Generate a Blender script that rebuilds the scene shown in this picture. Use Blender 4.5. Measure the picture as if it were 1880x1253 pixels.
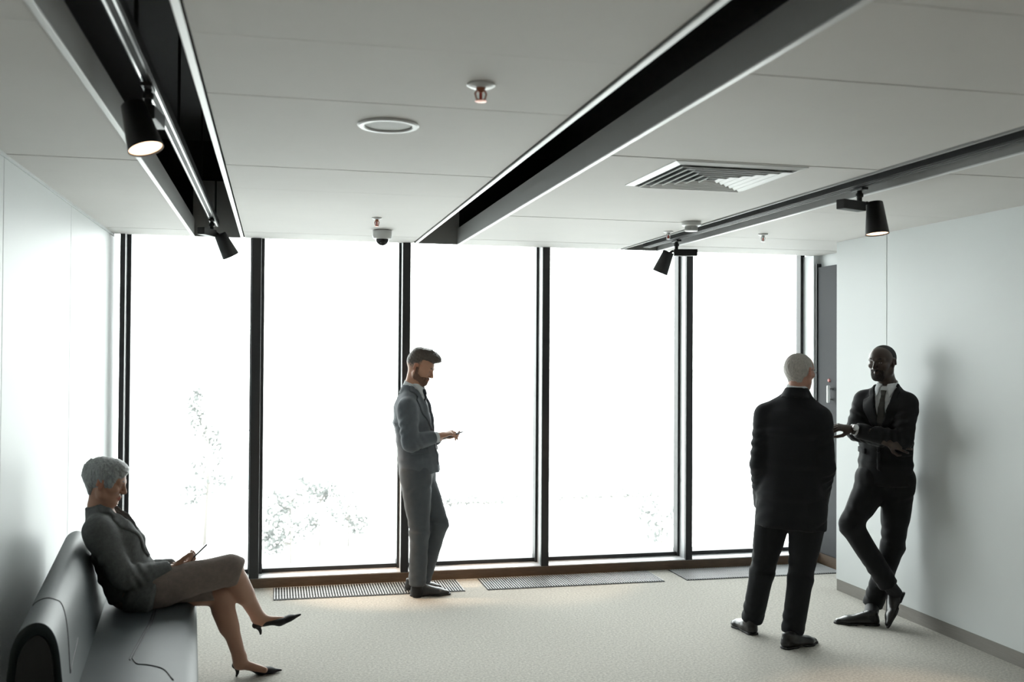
import bpy, bmesh, math, random
import numpy as np
from mathutils import Vector, Matrix

random.seed(7)
for o in list(bpy.data.objects):
    bpy.data.objects.remove(o)
scene = bpy.context.scene
col = scene.collection

# ------------------------------------------------------------------ camera
IMG_W, IMG_H = 1880.0, 1253.0
FPX = 1848.7
YAW, PITCH, ROLL = 0.230563, 0.014167, 0.0061046
CAM = np.array([0.0, 0.0, 1.72])
_fw = np.array([math.sin(YAW) * math.cos(PITCH), math.cos(YAW) * math.cos(PITCH), math.sin(PITCH)])
_r0 = np.array([math.cos(YAW), -math.sin(YAW), 0.0])
_u0 = np.cross(_r0, _fw)
_rt = math.cos(ROLL) * _r0 + math.sin(ROLL) * _u0
_up = -math.sin(ROLL) * _r0 + math.cos(ROLL) * _u0


def ray(px, py):
    return _fw + (px - 940) / FPX * _rt - (py - 626.5) / FPX * _up


def at(px, py, d):                       # point seen at that pixel, d metres in front of the camera
    return CAM + ray(px, py) * d


def at_y(px, py, y):
    r = ray(px, py)
    return CAM + r * (y / r[1])


def at_z(px, py, z):
    r = ray(px, py)
    return CAM + r * ((z - CAM[2]) / r[2])


cam_data = bpy.data.cameras.new('camera')
cam_data.sensor_width = 36.0
cam_data.lens = 36.0 * FPX / IMG_W
cam_data.clip_start = 0.05
cam_data.clip_end = 600
cam_data.dof.use_dof = True
cam_data.dof.focus_distance = 6.8
cam_data.dof.aperture_fstop = 2.8
cam = bpy.data.objects.new('camera', cam_data)
col.objects.link(cam)
cam.matrix_world = Matrix(((_rt[0], _up[0], -_fw[0], CAM[0]), (_rt[1], _up[1], -_fw[1], CAM[1]),
                           (_rt[2], _up[2], -_fw[2], CAM[2]), (0, 0, 0, 1)))
scene.camera = cam

# ------------------------------------------------------------------ world, light, exposure
SKY = 9.2
world = bpy.data.worlds.new('overcast_sky')
scene.world = world
world.use_nodes = True
bg = world.node_tree.nodes['Background']
bg.inputs[0].default_value = (0.97, 1.0, 1.0, 1)
bg.inputs[1].default_value = SKY
vs = scene.view_settings
vs.view_transform = 'Standard'
vs.look = 'None'
vs.exposure = 0.0
vs.gamma = 1.0
vs.use_curve_mapping = False

WY, CZ = 7.63, 2.572                    # window wall plane, ceiling height
LX, RX, RC, AX = -1.145, 4.047, 6.714, 4.44   # left wall, right wall, its corner, alcove wall
BY = -4.2                               # wall behind the camera
GY = 7.85                               # glass plane

portal = bpy.data.lights.new('daylight_portal', 'AREA')   # sampling portal: emits nothing itself
portal.shape = 'RECTANGLE'
portal.size, portal.size_y = 5.5, 2.5
portal.cycles.is_portal = True
po = bpy.data.objects.new('daylight_portal', portal)
col.objects.link(po)
po.location = ((LX + AX) / 2, GY + 0.12, 1.32)
po.rotation_euler = (math.radians(-90), 0, 0)

# ------------------------------------------------------------------ materials
MATS = {}


def mat(name, color, rough=0.6, metal=0.0, spec=0.5, bump=0.0, bscale=200.0, var=0.0, vscale=8.0, coat=0.0,
        stretch=None, emit=None, estr=0.0, vcol=False, sheen=0.0):
    if name in MATS:
        return MATS[name]
    m = bpy.data.materials.new(name)
    m.use_nodes = True
    nt = m.node_tree
    b = nt.nodes['Principled BSDF']
    c = (color[0], color[1], color[2], 1)
    b.inputs['Base Color'].default_value = c
    b.inputs['Roughness'].default_value = rough
    b.inputs['Metallic'].default_value = metal
    b.inputs['Specular IOR Level'].default_value = spec
    b.inputs['Coat Weight'].default_value = coat
    b.inputs['Sheen Weight'].default_value = sheen
    if emit:
        b.inputs['Emission Color'].default_value = (*emit, 1)
        b.inputs['Emission Strength'].default_value = estr
    tc = nt.nodes.new('ShaderNodeTexCoord')
    src = tc.outputs['Object']
    if stretch:
        mp = nt.nodes.new('ShaderNodeMapping')
        mp.inputs['Scale'].default_value = stretch
        nt.links.new(src, mp.inputs[0])
        src = mp.outputs[0]
    if var > 0 or vcol:
        mix = nt.nodes.new('ShaderNodeMix')
        mix.data_type = 'RGBA'
        mix.blend_type = 'MULTIPLY'
        mix.inputs[0].default_value = 1.0
        mix.inputs[6].default_value = c
        if vcol:
            at_ = nt.nodes.new('ShaderNodeVertexColor')
            at_.layer_name = 'tint'
            nt.links.new(at_.outputs[0], mix.inputs[7])
        else:
            n = nt.nodes.new('ShaderNodeTexNoise')
            n.inputs['Scale'].default_value = vscale
            n.inputs['Detail'].default_value = 6
            n.inputs['Roughness'].default_value = 0.65
            nt.links.new(src, n.inputs['Vector'])
            mr = nt.nodes.new('ShaderNodeMapRange')
            mr.inputs[1].default_value = 0.3
            mr.inputs[2].default_value = 0.7
            mr.inputs[3].default_value = 1 - var
            mr.inputs[4].default_value = 1 + var * 0.6
            nt.links.new(n.outputs[0], mr.inputs[0])
            nt.links.new(mr.outputs[0], mix.inputs[7])
        nt.links.new(mix.outputs[2], b.inputs['Base Color'])
    if bump > 0:
        n = nt.nodes.new('ShaderNodeTexNoise')
        n.inputs['Scale'].default_value = bscale
        n.inputs['Detail'].default_value = 3
        nt.links.new(src, n.inputs['Vector'])
        bp = nt.nodes.new('ShaderNodeBump')
        bp.inputs['Strength'].default_value = bump
        bp.inputs['Distance'].default_value = 0.004
        nt.links.new(n.outputs[0], bp.inputs['Height'])
        nt.links.new(bp.outputs[0], b.inputs['Normal'])
    MATS[name] = m
    return m


def glass_mat():
    m = bpy.data.materials.new('window_glass')
    m.use_nodes = True
    nt = m.node_tree
    nt.nodes.clear()
    out = nt.nodes.new('ShaderNodeOutputMaterial')
    mx = nt.nodes.new('ShaderNodeMixShader')
    tr = nt.nodes.new('ShaderNodeBsdfTransparent')
    tr.inputs[0].default_value = (0.97, 0.99, 0.98, 1)
    gl = nt.nodes.new('ShaderNodeBsdfGlossy')
    gl.inputs['Roughness'].default_value = 0.02
    fr = nt.nodes.new('ShaderNodeFresnel')
    fr.inputs[0].default_value = 1.3
    nt.links.new(fr.outputs[0], mx.inputs[0])
    nt.links.new(tr.outputs[0], mx.inputs[1])
    nt.links.new(gl.outputs[0], mx.inputs[2])
    nt.links.new(mx.outputs[0], out.inputs[0])
    return m


M_GLASS = glass_mat()
M_CEIL = mat('ceiling_paint', (0.60, 0.585, 0.565), 0.75, var=0.02, vscale=3)
M_WALL = mat('white_wall_panel', (0.655, 0.685, 0.69), 0.46, spec=0.40)
M_WALLB = mat('back_wall_paint', (0.62, 0.58, 0.52), 0.8)
M_CARPET = mat('beige_carpet', (0.56, 0.54, 0.495), 0.95, spec=0.1, bump=0.9, bscale=260, var=0.36, vscale=70)
M_FRAME = mat('charcoal_metal', (0.022, 0.023, 0.025), 0.45)
M_ALU = mat('pale_aluminium', (0.62, 0.64, 0.65), 0.4)
M_SILL = mat('white_sill', (0.72, 0.72, 0.74), 0.35)
M_WOOD = mat('oak_wood', (0.135, 0.088, 0.056), 0.5, var=0.35, vscale=6, stretch=(1.5, 14, 30))
M_BASEB = mat('grey_skirting', (0.24, 0.225, 0.205), 0.55, var=0.1, vscale=5, stretch=(2, 2, 30))
M_BLACK = mat('black_void', (0.012, 0.013, 0.014), 0.8)
M_SLOT = mat('slot_side_paint', (0.32, 0.32, 0.315), 0.6)
M_TRIMW = mat('white_gloss_trim', (0.70, 0.71, 0.71), 0.38)
M_LAMP = mat('black_lamp_metal', (0.014, 0.014, 0.015), 0.45)
M_TRACK = mat('black_track', (0.014, 0.014, 0.015), 0.6, spec=0.25)
M_STEEL = mat('bright_steel', (0.6, 0.6, 0.6), 0.3, metal=1.0)
M_WPLAST = mat('white_plastic', (0.66, 0.67, 0.66), 0.4)
M_COPPER = mat('copper_red', (0.42, 0.16, 0.10), 0.35, metal=0.6)
M_DOME = mat('dark_dome', (0.01, 0.01, 0.012), 0.12)
M_BULB = mat('warm_lamp_glow', (1, 0.9, 0.8), 0.5, emit=(1.0, 0.66, 0.42), estr=3.2)
M_DOOR = mat('charcoal_door', (0.055, 0.057, 0.062), 0.7, spec=0.2)
M_LEATH = mat('grey_leather', (0.050, 0.062, 0.066), 0.5, spec=0.35, bump=0.12, bscale=350, var=0.08, vscale=6)
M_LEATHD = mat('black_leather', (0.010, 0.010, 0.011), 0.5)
M_GROOVE = mat('dark_stitch', (0.012, 0.013, 0.015), 0.6)

# ------------------------------------------------------------------ mesh helpers


def link(name, me, m=None, parent=None, smooth=False):
    o = bpy.data.objects.new(name, me)
    col.objects.link(o)
    if m and not me.materials:
        me.materials.append(m)
    if parent:
        o.parent = parent
    if smooth:
        me.shade_smooth()
    return o


def empty(name, loc=(0, 0, 0), rz=0.0):
    o = bpy.data.objects.new(name, None)
    col.objects.link(o)
    o.location = loc
    o.rotation_euler = (0, 0, rz)
    o.empty_display_size = 0.1
    return o


def tag(o, label=None, cat=None, group=None, kind=None):
    if label:
        o['label'] = label
    if cat:
        o['category'] = cat
    if group:
        o['group'] = group
    if kind:
        o['kind'] = kind
    return o


def mesh_from(v, f, name='m'):
    me = bpy.data.meshes.new(name)
    me.from_pydata([tuple(map(float, p)) for p in v], [], [tuple(q) for q in f])
    me.update()
    return me


def box_me(x0, x1, y0, y1, z0, z1, bev=0.0):
    bm = bmesh.new()
    vs_ = [bm.verts.new((x, y, z)) for x in (x0, x1) for y in (y0, y1) for z in (z0, z1)]
    for q in ((0, 1, 3, 2), (4, 6, 7, 5), (0, 4, 5, 1), (2, 3, 7, 6), (0, 2, 6, 4), (1, 5, 7, 3)):
        bm.faces.new([vs_[i] for i in q])
    bmesh.ops.recalc_face_normals(bm, faces=bm.faces)
    if bev > 0:
        bmesh.ops.bevel(bm, geom=list(bm.edges), offset=bev, segments=2, affect='EDGES', profile=0.5)
    me = bpy.data.meshes.new('box')
    bm.to_mesh(me)
    bm.free()
    return me


def box(name, x0, x1, y0, y1, z0, z1, m, parent=None, bev=0.0):
    return link(name, box_me(x0, x1, y0, y1, z0, z1, bev), m, parent)


def lathe_me(prof, n=32, axis=None, origin=(0, 0, 0), close=True):
    """prof: list of (r, h); axis: unit vector the profile runs along"""
    a = Vector(axis or (0, 0, 1)).normalized()
    q = Vector((0, 0, 1)).rotation_difference(a)
    v, f = [], []
    for r, h in prof:
        for i in range(n):
            t = 2 * math.pi * i / n
            v.append(Vector(origin) + q @ Vector((r * math.cos(t), r * math.sin(t), h)))
    for j in range(len(prof) - 1):
        for i in range(n):
            k = (i + 1) % n
            f.append((j * n + i, j * n + k, (j + 1) * n + k, (j + 1) * n + i))
    if close:
        f.append(tuple(reversed(range(n))))
        f.append(tuple((len(prof) - 1) * n + i for i in range(n)))
    return mesh_from(v, f)


def lathe(name, prof, m, parent=None, n=32, axis=None, origin=(0, 0, 0), close=True, smooth=True):
    o = link(name, lathe_me(prof, n, axis, origin, close), m, parent)
    if smooth:
        o.data.shade_smooth()
        o.data.set_sharp_from_angle(angle=math.radians(40))
    return o


def tube_me(pts, r, n=8):
    pts = [Vector(p) for p in pts]
    rr = r if isinstance(r, (list, tuple)) else [r] * len(pts)
    v, f = [], []
    nrm = None
    for i, p in enumerate(pts):
        d = (pts[min(i + 1, len(pts) - 1)] - pts[max(i - 1, 0)]).normalized()
        if nrm is None:
            nrm = d.orthogonal().normalized()
        nrm = (nrm - d * nrm.dot(d)).normalized()
        b = d.cross(nrm)
        for k in range(n):
            t = 2 * math.pi * k / n
            v.append(p + (nrm * math.cos(t) + b * math.sin(t)) * rr[i])
    for i in range(len(pts) - 1):
        for k in range(n):
            l = (k + 1) % n
            f.append((i * n + k, i * n + l, (i + 1) * n + l, (i + 1) * n + k))
    f.append(tuple(reversed(range(n))))
    f.append(tuple((len(pts) - 1) * n + k for k in range(n)))
    return mesh_from(v, f)


def tube(name, pts, r, m, parent=None, n=8):
    return link(name, tube_me(pts, r, n), m, parent, smooth=True)


def extrude_me(prof, y0, y1, inset=0.0, cyc=True, ends=3):
    """profile of (x, z) swept along y, ends rounded by insetting the profile"""
    P = np.array(prof, float)
    c = P.mean(0)
    n = len(P)
    rings = []
    if inset > 0:
        for k in range(ends):
            a = math.pi / 2 * k / ends
            rings.append((y0 + inset * (1 - math.sin(a)), inset * (1 - math.cos(a))))
        rings = [(y0 + inset * (1 - math.sin(math.pi / 2 * k / ends)), inset * (1 - math.cos(math.pi / 2 * (ends - k) / ends)) * 0) for k in range(0)]
        for k in range(ends + 1):
            a = math.pi / 2 * k / ends
            rings.append((y0 + inset * (1 - math.sin(a)) if False else y0 + inset * (1 - math.cos(math.pi / 2 - a)), inset * (1 - math.sin(a))))
        mid = [(y1 - (y - y0), s) for y, s in reversed(rings)]
        rings = rings + mid
    else:
        rings = [(y0, 0), (y1, 0)]
    # outward normals of the profile
    t = np.roll(P, -1, 0) - np.roll(P, 1, 0)
    t /= np.linalg.norm(t, axis=1)[:, None] + 1e-9
    nr = np.stack([t[:, 1], -t[:, 0]], 1)
    if np.sum(nr * (P - c)) < 0:
        nr = -nr
    v, f = [], []
    for y, s in rings:
        Q = P - nr * s
        v += [(q[0], y, q[1]) for q in Q]
    for j in range(len(rings) - 1):
        for i in range(n):
            k = (i + 1) % n
            f.append((j * n + i, j * n + k, (j + 1) * n + k, (j + 1) * n + i))
    f.append(tuple(range(n)))
    f.append(tuple(reversed([(len(rings) - 1) * n + i for i in range(n)])))
    me = mesh_from(v, f)
    bm = bmesh.new()
    bm.from_mesh(me)
    bmesh.ops.recalc_face_normals(bm, faces=bm.faces)
    bm.to_mesh(me)
    bm.free()
    return me


def spline(pts, n=12):
    """Catmull-Rom through points"""
    P = [np.array(p, float) for p in pts]
    P = [2 * P[0] - P[1]] + P + [2 * P[-1] - P[-2]]
    out = []
    for i in range(1, len(P) - 2):
        for k in range(n):
            t = k / n
            a, b, c, d = P[i - 1], P[i], P[i + 1], P[i + 2]
            out.append(0.5 * (2 * b + (c - a) * t + (2 * a - 5 * b + 4 * c - d) * t * t + (3 * b - a - 3 * c + d) * t ** 3))
    out.append(P[-2])
    return out


# ------------------------------------------------------------------ room shell
fl = box('floor', LX - 0.3, AX + 0.3, BY, WY + 0.02, -0.2, 0.0, M_CARPET)
tag(fl, kind='structure')

# left wall: panels with open joints on a dark backing
wl = box('wall_left', LX - 0.25, LX - 0.02, BY, GY + 0.05, 0, CZ + 0.75, M_BLACK)
tag(wl, kind='structure')
ys = [WY + 0.2, 6.175, 4.712, 3.25, 1.79, 0.33, -1.13, -2.6, BY]
for a, b in zip(ys[:-1], ys[1:]):
    p = box('wall_panel', LX - 0.02, LX, b + 0.003, a - 0.003, 0.08, CZ - 0.012, M_WALL, wl, bev=0.0015)
bl = box('baseboard_left', LX - 0.02, LX - 0.004, BY, WY, 0, 0.08, M_BASEB)
tag(bl, kind='structure')

# right wall (thick block ending at a corner) and the alcove behind it
wr = box('wall_right', RX + 0.02, RX + 0.4, BY, RC - 0.02, 0, CZ + 0.75, M_BLACK)
tag(wr, kind='structure')
ys = [RC, 6.086, 4.62, 3.16, 1.7, 0.24, -1.22, -2.7, BY]
for i, (a, b) in enumerate(zip(ys[:-1], ys[1:])):
    box('wall_panel', RX, RX + 0.02, b + 0.003, a - (0.003 if i else 0), 0.085, CZ + 0.002, M_WALL, wr, bev=0.0015)
box('end_panel', RX + 0.0005, AX + 0.02, RC - 0.02, RC, 0.085, CZ - 0.012, M_WALL, wr)
brd = box('baseboard_right', RX + 0.004, RX + 0.02, BY, RC, 0, 0.085, M_BASEB)
tag(brd, kind='structure')

wa = box('wall_alcove', AX, AX + 0.25, RC, GY + 0.05, 0, CZ + 0.75, M_WALL)
tag(wa, kind='structure')

wb = box('wall_back', LX - 0.25, AX + 0.25, BY - 0.2, BY, 0, CZ + 0.75, M_WALLB)
tag(wb, kind='structure')

# window wall: sill, upstand, head
wf = empty('wall_front', (0, WY, 0))
tag(wf, kind='structure')


def sub(name, x0, x1, y0, y1, z0, z1, m, bev=0.0, parent=None):
    return box(name, x0, x1, y0 - WY, y1 - WY, z0, z1, m, parent or wf, bev)


sub('skirting_board', LX, AX, WY, WY + 0.03, 0.0, 0.068, M_WOOD, 0.002)
sub('sill_board', LX, AX, WY + 0.004, GY + 0.08, 0.0, 0.075, M_SILL)
sub('lower_upstand', LX - 0.25, AX + 0.25, WY + 0.1, GY + 0.3, -0.8, 0.07, M_FRAME)
sub('head_band', LX - 0.25, AX + 0.25, GY - 0.06, GY + 0.09, CZ + 0.06, CZ + 0.75, M_SILL)
sub('right_jamb', 4.385, AX + 0.02, WY + 0.0, GY + 0.05, 0.075, CZ, M_ALU)

# mullions: dark front cap, pale fin, dark frame against the glass
MX = [(-1.087, -1.052), (-0.176, -0.107), (0.936, 0.994), (2.036, 2.097), (3.246, 3.303)]
for i, (a, b) in enumerate(MX):
    t = empty('trim_%d' % (i + 1), ((a + b) / 2, WY, 0.07))
    tag(t, kind='structure')
    h = (b - a) / 2
    box('front_cap', -h, h, 0.0, 0.035, 0, CZ - 0.02, M_FRAME, t, 0.003)
    box('fin', -h + 0.006, h - 0.006, 0.035, 0.145, 0, CZ - 0.02, M_ALU, t)
    box('glazing_frame', -h - 0.012, h + 0.022, 0.145, 0.24, 0, CZ - 0.02, M_FRAME, t, 0.004)

edges = [(LX - 0.02, -0.188), (-0.085, 0.924), (1.016, 2.024), (2.119, 3.234), (3.325, 4.372)]
for i, (a, b) in enumerate(edges):
    t = empty('window_%d' % (i + 1), ((a + b) / 2, GY, 0.075))
    tag(t, kind='structure')
    h = (b - a) / 2
    box('pane', -h - 0.005, h + 0.005, -0.004, 0.004, 0.025, CZ + 0.0, M_GLASS, t)
    box('bottom_rail', -h, h, -0.045, 0.03, 0, 0.03, M_FRAME, t, 0.003)
    box('top_rail', -h, h, -0.045, 0.03, CZ - 0.02, CZ + 0.0, M_SILL, t)
    if i == 4:
        box('side_rail', h - 0.012, h + 0.026, -0.05, 0.03, 0, CZ - 0.03, M_FRAME, t, 0.003)

# dark door in the alcove wall, seen edge-on beyond the right wall
dr = empty('door_1', (AX, 7.2, 0.1))
tag(dr, kind='structure')
box('leaf', -0.035, -0.002, -0.46, 0.40, 0.0, 2.37, M_DOOR, dr, 0.004)
box('frame_post', -0.045, -0.002, 0.40, 0.425, 0.0, 2.40, M_FRAME, dr)
hz = at(1522, 724, 8.6)
hd = box('door_handle', -0.085, -0.062, 0.155, 0.180, 1.25, 1.39, M_WPLAST, dr, 0.006)
box('handle_bracket', -0.064, -0.03, 0.159, 0.176, 1.27, 1.285, M_STEEL, hd)
box('handle_bracket', -0.064, -0.03, 0.159, 0.176, 1.355, 1.37, M_STEEL, hd)
lathe('lock_light', [(0.0, 0.012), (0.012, 0.010), (0.016, 0.0)], mat('red_plastic', (0.45, 0.12, 0.10), 0.4), dr,
      16, (-1, 0, 0), (-0.035, 0.215, 1.43), close=False)
als = box('baseboard_alcove', AX - 0.02, AX, RC, WY, 0, 0.095, M_WOOD)
tag(als, kind='structure')

# ------------------------------------------------------------------ ceiling: strips of panels between three light slots
ce = box('ceiling', LX - 0.3, AX + 0.3, BY - 0.2, GY + 0.10, CZ + 0.70, CZ + 0.80, M_BLACK)
tag(ce, kind='structure')
SLOTS = [(-0.589, -0.238), (1.023, 1.360), (2.670, 2.985)]
strips = [(LX, SLOTS[0][0]), (SLOTS[0][1], SLOTS[1][0]), (SLOTS[1][1], SLOTS[2][0]), (SLOTS[2][1], AX + 0.01)]
PITCHY = 0.641
seams = [2.137 + PITCHY * k for k in range(-10, 9)]
seams = [s for s in seams if s > BY + 0.1] + [WY + 0.02]
seams = [BY] + seams
for si, (a, b) in enumerate(strips):
    for s0, s1 in zip(seams[:-1], seams[1:]):
        if si == 3 and s1 > RC + 0.3:
            pass
        xa = a + (0.012 if si else 0.010)
        xb = b - (0.012 if si < 3 else 0)
        dz = random.uniform(-0.0012, 0.0012)
        box('ceiling_panel', xa, xb, s0 + 0.0012, s1 - (0.0012 if s1 < WY else 0), CZ + dz, CZ + 0.014, M_CEIL, ce)
for (a, b) in SLOTS:
    e = WY - 0.03
    box('slot_lip', a, a + 0.014, BY, e, CZ - 0.006, CZ + 0.115, M_SLOT, ce)
    box('slot_lip', b - 0.014, b, BY, e, CZ - 0.006, CZ + 0.115, M_SLOT, ce)
    if a < 2:
        box('slot_edge_strip', a - 0.006, a + 0.016, BY, e, CZ - 0.010, CZ - 0.003, M_TRIMW, ce, 0.002)
    box('slot_edge_strip', b - 0.016, b + 0.006, BY, e, CZ - 0.010, CZ - 0.003, M_TRIMW, ce, 0.002)
    box('slot_end_plate', a, b, e - 0.012, e, CZ - 0.006, CZ + 0.40, M_SLOT, ce)
box('plenum_light_block', LX, AX + 0.02, WY + 0.022, WY + 0.034, CZ + 0.006, CZ + 0.71, M_BLACK, ce)  # board added to keep daylight from leaking into the slots
# hangers and duct joints seen up in the middle slot
for y in (2.45, 3.05, 3.7):
    tube('hanger_rod', [(1.09, y, CZ + 0.05), (1.09, y, CZ + 0.7)], 0.004, M_BLACK, ce, 6)
    box('plenum_board', 0.80, 1.62, y + 0.01, y + 0.60, CZ + 0.50, CZ + 0.512, mat('dark_board', (0.022, 0.026, 0.028), 0.45), ce)
tr = empty('trim_9', (LX, 0, CZ))
tag(tr, kind='structure')
box('shadow_gap_strip', 0.0, 0.010, BY, WY, -0.012, 0.004, M_WALL, tr)

# ------------------------------------------------------------------ lighting tracks and spotlights


def track(x, y0, y1, label, bright, z, hw):
    t = empty('lighting_track', (x, y0, CZ + z))
    tag(t, label, 'light track')
    L = y1 - y0
    box('rail', -hw, hw, 0, L, 0.0, 0.045, M_TRACK, t, 0.003)
    for s in (-1, 1):
        box('conductor_strip', s * 0.013 - 0.003, s * 0.013 + 0.003, 0.01, L - 0.01, -0.003, 0.001, bright, t)
    for k in range(int(L / 1.4) + 1):
        box('hanger', -0.006, 0.006, 0.35 + k * 1.4, 0.362 + k * 1.4, 0.04, 0.62, M_BLACK, t)
    return t


TL, TR, TRZ = -0.425, 2.845, 0.004
track(TL, BY + 0.1, WY - 0.15, 'black lighting track recessed in ceiling slot beside the left wall', M_STEEL, 0.055, 0.024)
track(TR, BY + 0.1, WY - 0.15, 'black lighting track recessed in ceiling slot past the square air vent', mat('dull_strip', (0.10, 0.10, 0.10), 0.5), TRZ, 0.034)


def spotlight(x, y, axis, box_dir, label, power, pivot=(0, 0, -0.07), boxlen=0.15):
    """hangs from the track at (x, y); axis = where the shade points; box_dir = which way the driver box lies"""
    z = CZ + (0.052 if x < 1 else TRZ - 0.003)
    t = empty('track_spotlight', (x, y, z))
    tag(t, label, 'spotlight', 'track spotlights')
    d = Vector(box_dir).normalized()
    ad = box('adapter', -0.018, 0.018, -0.05, 0.05, -0.018, -0.004, M_LAMP, t, 0.002)
    lathe('stem', [(0.013, -0.075), (0.013, -0.018)], M_LAMP, t, 16)
    lathe('knuckle', [(0.017, -0.05), (0.019, -0.045), (0.019, -0.035), (0.017, -0.03)], M_LAMP, t, 16)
    db = box('driver_box', -0.026, 0.026, -0.02, boxlen, -0.035, 0.013, M_LAMP, t, 0.004)
    db.location = (0, 0, -0.085)
    db.rotation_euler = (0, 0, math.atan2(-d.x, d.y))
    a = Vector(axis).normalized()
    pv = Vector(pivot)
    jb = tube('yoke', [Vector((0, 0, -0.09)), (Vector((0, 0, -0.09)) + pv) / 2 + Vector((0, 0, 0.004)), pv + a * 0.02], 0.009, M_LAMP, t, 8)
    L = 0.165
    sh = lathe('lamp_shade', [(0.0, 0.0), (0.036, 0.0), (0.040, 0.004), (0.058, L), (0.0555, L), (0.051, L - 0.03), (0.0, L - 0.03)],
               M_LAMP, t, 40, a, pv, close=False)
    lathe('lens', [(0.0, L - 0.011), (0.051, L - 0.012), (0.054, L - 0.006), (0.0, L - 0.004)], M_BULB, t, 32, a, pv, close=False)
    if power > 0:
        ld = bpy.data.lights.new('spot_beam', 'SPOT')
        ld.energy = power
        ld.color = (1.0, 0.70, 0.46)
        ld.spot_size = math.radians(44)
        ld.spot_blend = 0.6
        ld.shadow_soft_size = 0.035
        lo = bpy.data.objects.new('spot_beam', ld)
        col.objects.link(lo)
        lo.parent = t
        lo.location = pv + a * (L + 0.012)
        lo.rotation_euler = (-a).to_track_quat('Z', 'Y').to_euler()
    return t


def track_y(px, py, x):
    r = ray(px, py)
    return float((r * (x / r[0]))[1])


yLn, yLf = track_y(272, 165, TL), track_y(389, 405, TL)
yRn, yRf = track_y(1578, 350, TR), track_y(1242, 440, TR)
spotlight(TL, yLn, (0.30, -0.22, -1), (0.1, 1, 0), 'black spotlight with glowing mouth tilted on the track above the sofa', 60, (-0.045, -0.02, -0.075))
spotlight(TL, yLf, (0.50, 0.24, -1), (-0.45, -1, 0), 'black spotlight turned away towards the window on the left track', 190, (0.05, 0.03, -0.095))
spotlight(TR, yRn, (0.03, -0.1, -1), (-0.9, -0.35, 0), 'black spotlight with glowing mouth aimed straight down beside the right wall', 60, (0.085, 0.0, -0.07))
spotlight(TR, yRf, (-0.35, 0.25, -1), (1, -0.3, 0), 'black spotlight turned towards the glass at the window end of the right track', 60, (-0.06, 0.0, -0.09))

for (x, y, w) in ((TL, 1.3, 'left track, first one away from the lamp above the sofa'), (TR, 1.6, 'right track, first one away from the lamp beside the wall'),
                  (TL, -0.6, 'left track, midway to the back wall'), (TR, -0.4, 'right track, midway to the back wall'),
                  (TL, -2.5, 'left track, closest to the back wall'), (TR, -2.5, 'right track, closest to the back wall')):
    spotlight(x, y, (0.1 if x < 0 else -0.1, -0.1, -1), (0, 1, 0), 'black fill spotlight added out of view on the ' + w, 70, (0.05, -0.02, -0.085))  # extra lamps behind the camera, added to fill the near end with light

# ------------------------------------------------------------------ ceiling fittings
t = empty('ceiling_speaker', (0.399, 3.726, CZ))
tag(t, 'round white flush speaker disc set in the ceiling', 'speaker')
lathe('rim', [(0.088, 0.0), (0.112, 0.0), (0.114, -0.004), (0.108, -0.010), (0.092, -0.010), (0.088, -0.004)], M_TRIMW, t, 48, close=False)
lathe('grille_disc', [(0.0, -0.005), (0.06, -0.005), (0.09, -0.002), (0.09, 0.002)], mat('perforated_grey', (0.5, 0.51, 0.5), 0.6, bump=0.4, bscale=600), t, 48, close=False)


def sprinkler(x, y, label, s=1.0, copper=True):
    t = empty('fire_sprinkler', (x, y, CZ))
    tag(t, label, 'sprinkler', 'ceiling sprinklers')
    lathe('rosette', [(0.012 * s, 0), (0.041 * s, 0), (0.043 * s, -0.004), (0.034 * s, -0.010), (0.016 * s, -0.012)], M_TRIMW, t, 32, close=False)
    m = M_COPPER if copper else M_STEEL
    lathe('body', [(0.012 * s, 0.0), (0.014 * s, -0.012), (0.010 * s, -0.022), (0.006, -0.026)], m, t, 16)
    for q in (-1, 1):
        tube('frame_arm', [(q * 0.011 * s, 0, -0.018), (q * 0.017 * s, 0, -0.030), (q * 0.013 * s, 0, -0.046), (0, 0, -0.052)], 0.003, m, t, 6)
    tube('bulb', [(0, 0, -0.024), (0, 0, -0.048)], 0.005, mat('red_bulb', (0.5, 0.06, 0.04), 0.15), t, 8)
    lathe('deflector', [(0.0, -0.051), (0.018 * s, -0.052), (0.018 * s, -0.054), (0.0, -0.056)], m, t, 20, close=False)


sprinkler(0.621, 3.096, 'copper fire sprinkler with white rosette beyond the round speaker disc', 1.05)
sprinkler(0.607, 6.288, 'small copper fire sprinkler right in front of the dome camera', 0.75)
sprinkler(3.285, 6.393, 'small steel fire sprinkler near the right wall corner', 0.8, False)
sprinkler(2.599, 6.430, 'small steel fire sprinkler beside the smoke detector', 0.8, False)

t = empty('dome_camera', (0.705, 6.912, CZ))
tag(t, 'white ceiling dome security camera with dark glass bubble', 'camera')
lathe('housing', [(0.055, 0), (0.066, -0.004), (0.068, -0.04), (0.062, -0.058), (0.040, -0.064)], M_WPLAST, t, 40)
lathe('dome', [(0.044, -0.060), (0.043, -0.074), (0.036, -0.090), (0.022, -0.102), (0.0, -0.107)], M_DOME, t, 32, close=False)

t = empty('smoke_detector', (2.56, 5.95, CZ))
tag(t, 'white round smoke detector with slotted rim on the ceiling', 'detector')
lathe('base', [(0.060, 0), (0.062, -0.006), (0.060, -0.022), (0.048, -0.028)], M_WPLAST, t, 40)
lathe('cap', [(0.036, -0.028), (0.042, -0.030), (0.042, -0.034), (0.030, -0.034), (0.030, -0.052), (0.042, -0.052), (0.040, -0.058), (0.0, -0.062)], M_WPLAST, t, 40, close=False)
for k in range(14):
    q = 2 * math.pi * k / 14
    fn = box('vent_fin', 0.030, 0.042, -0.0015, 0.0015, -0.054, -0.032, M_WPLAST, t)
    fn.rotation_euler = (0, 0, q)

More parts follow.
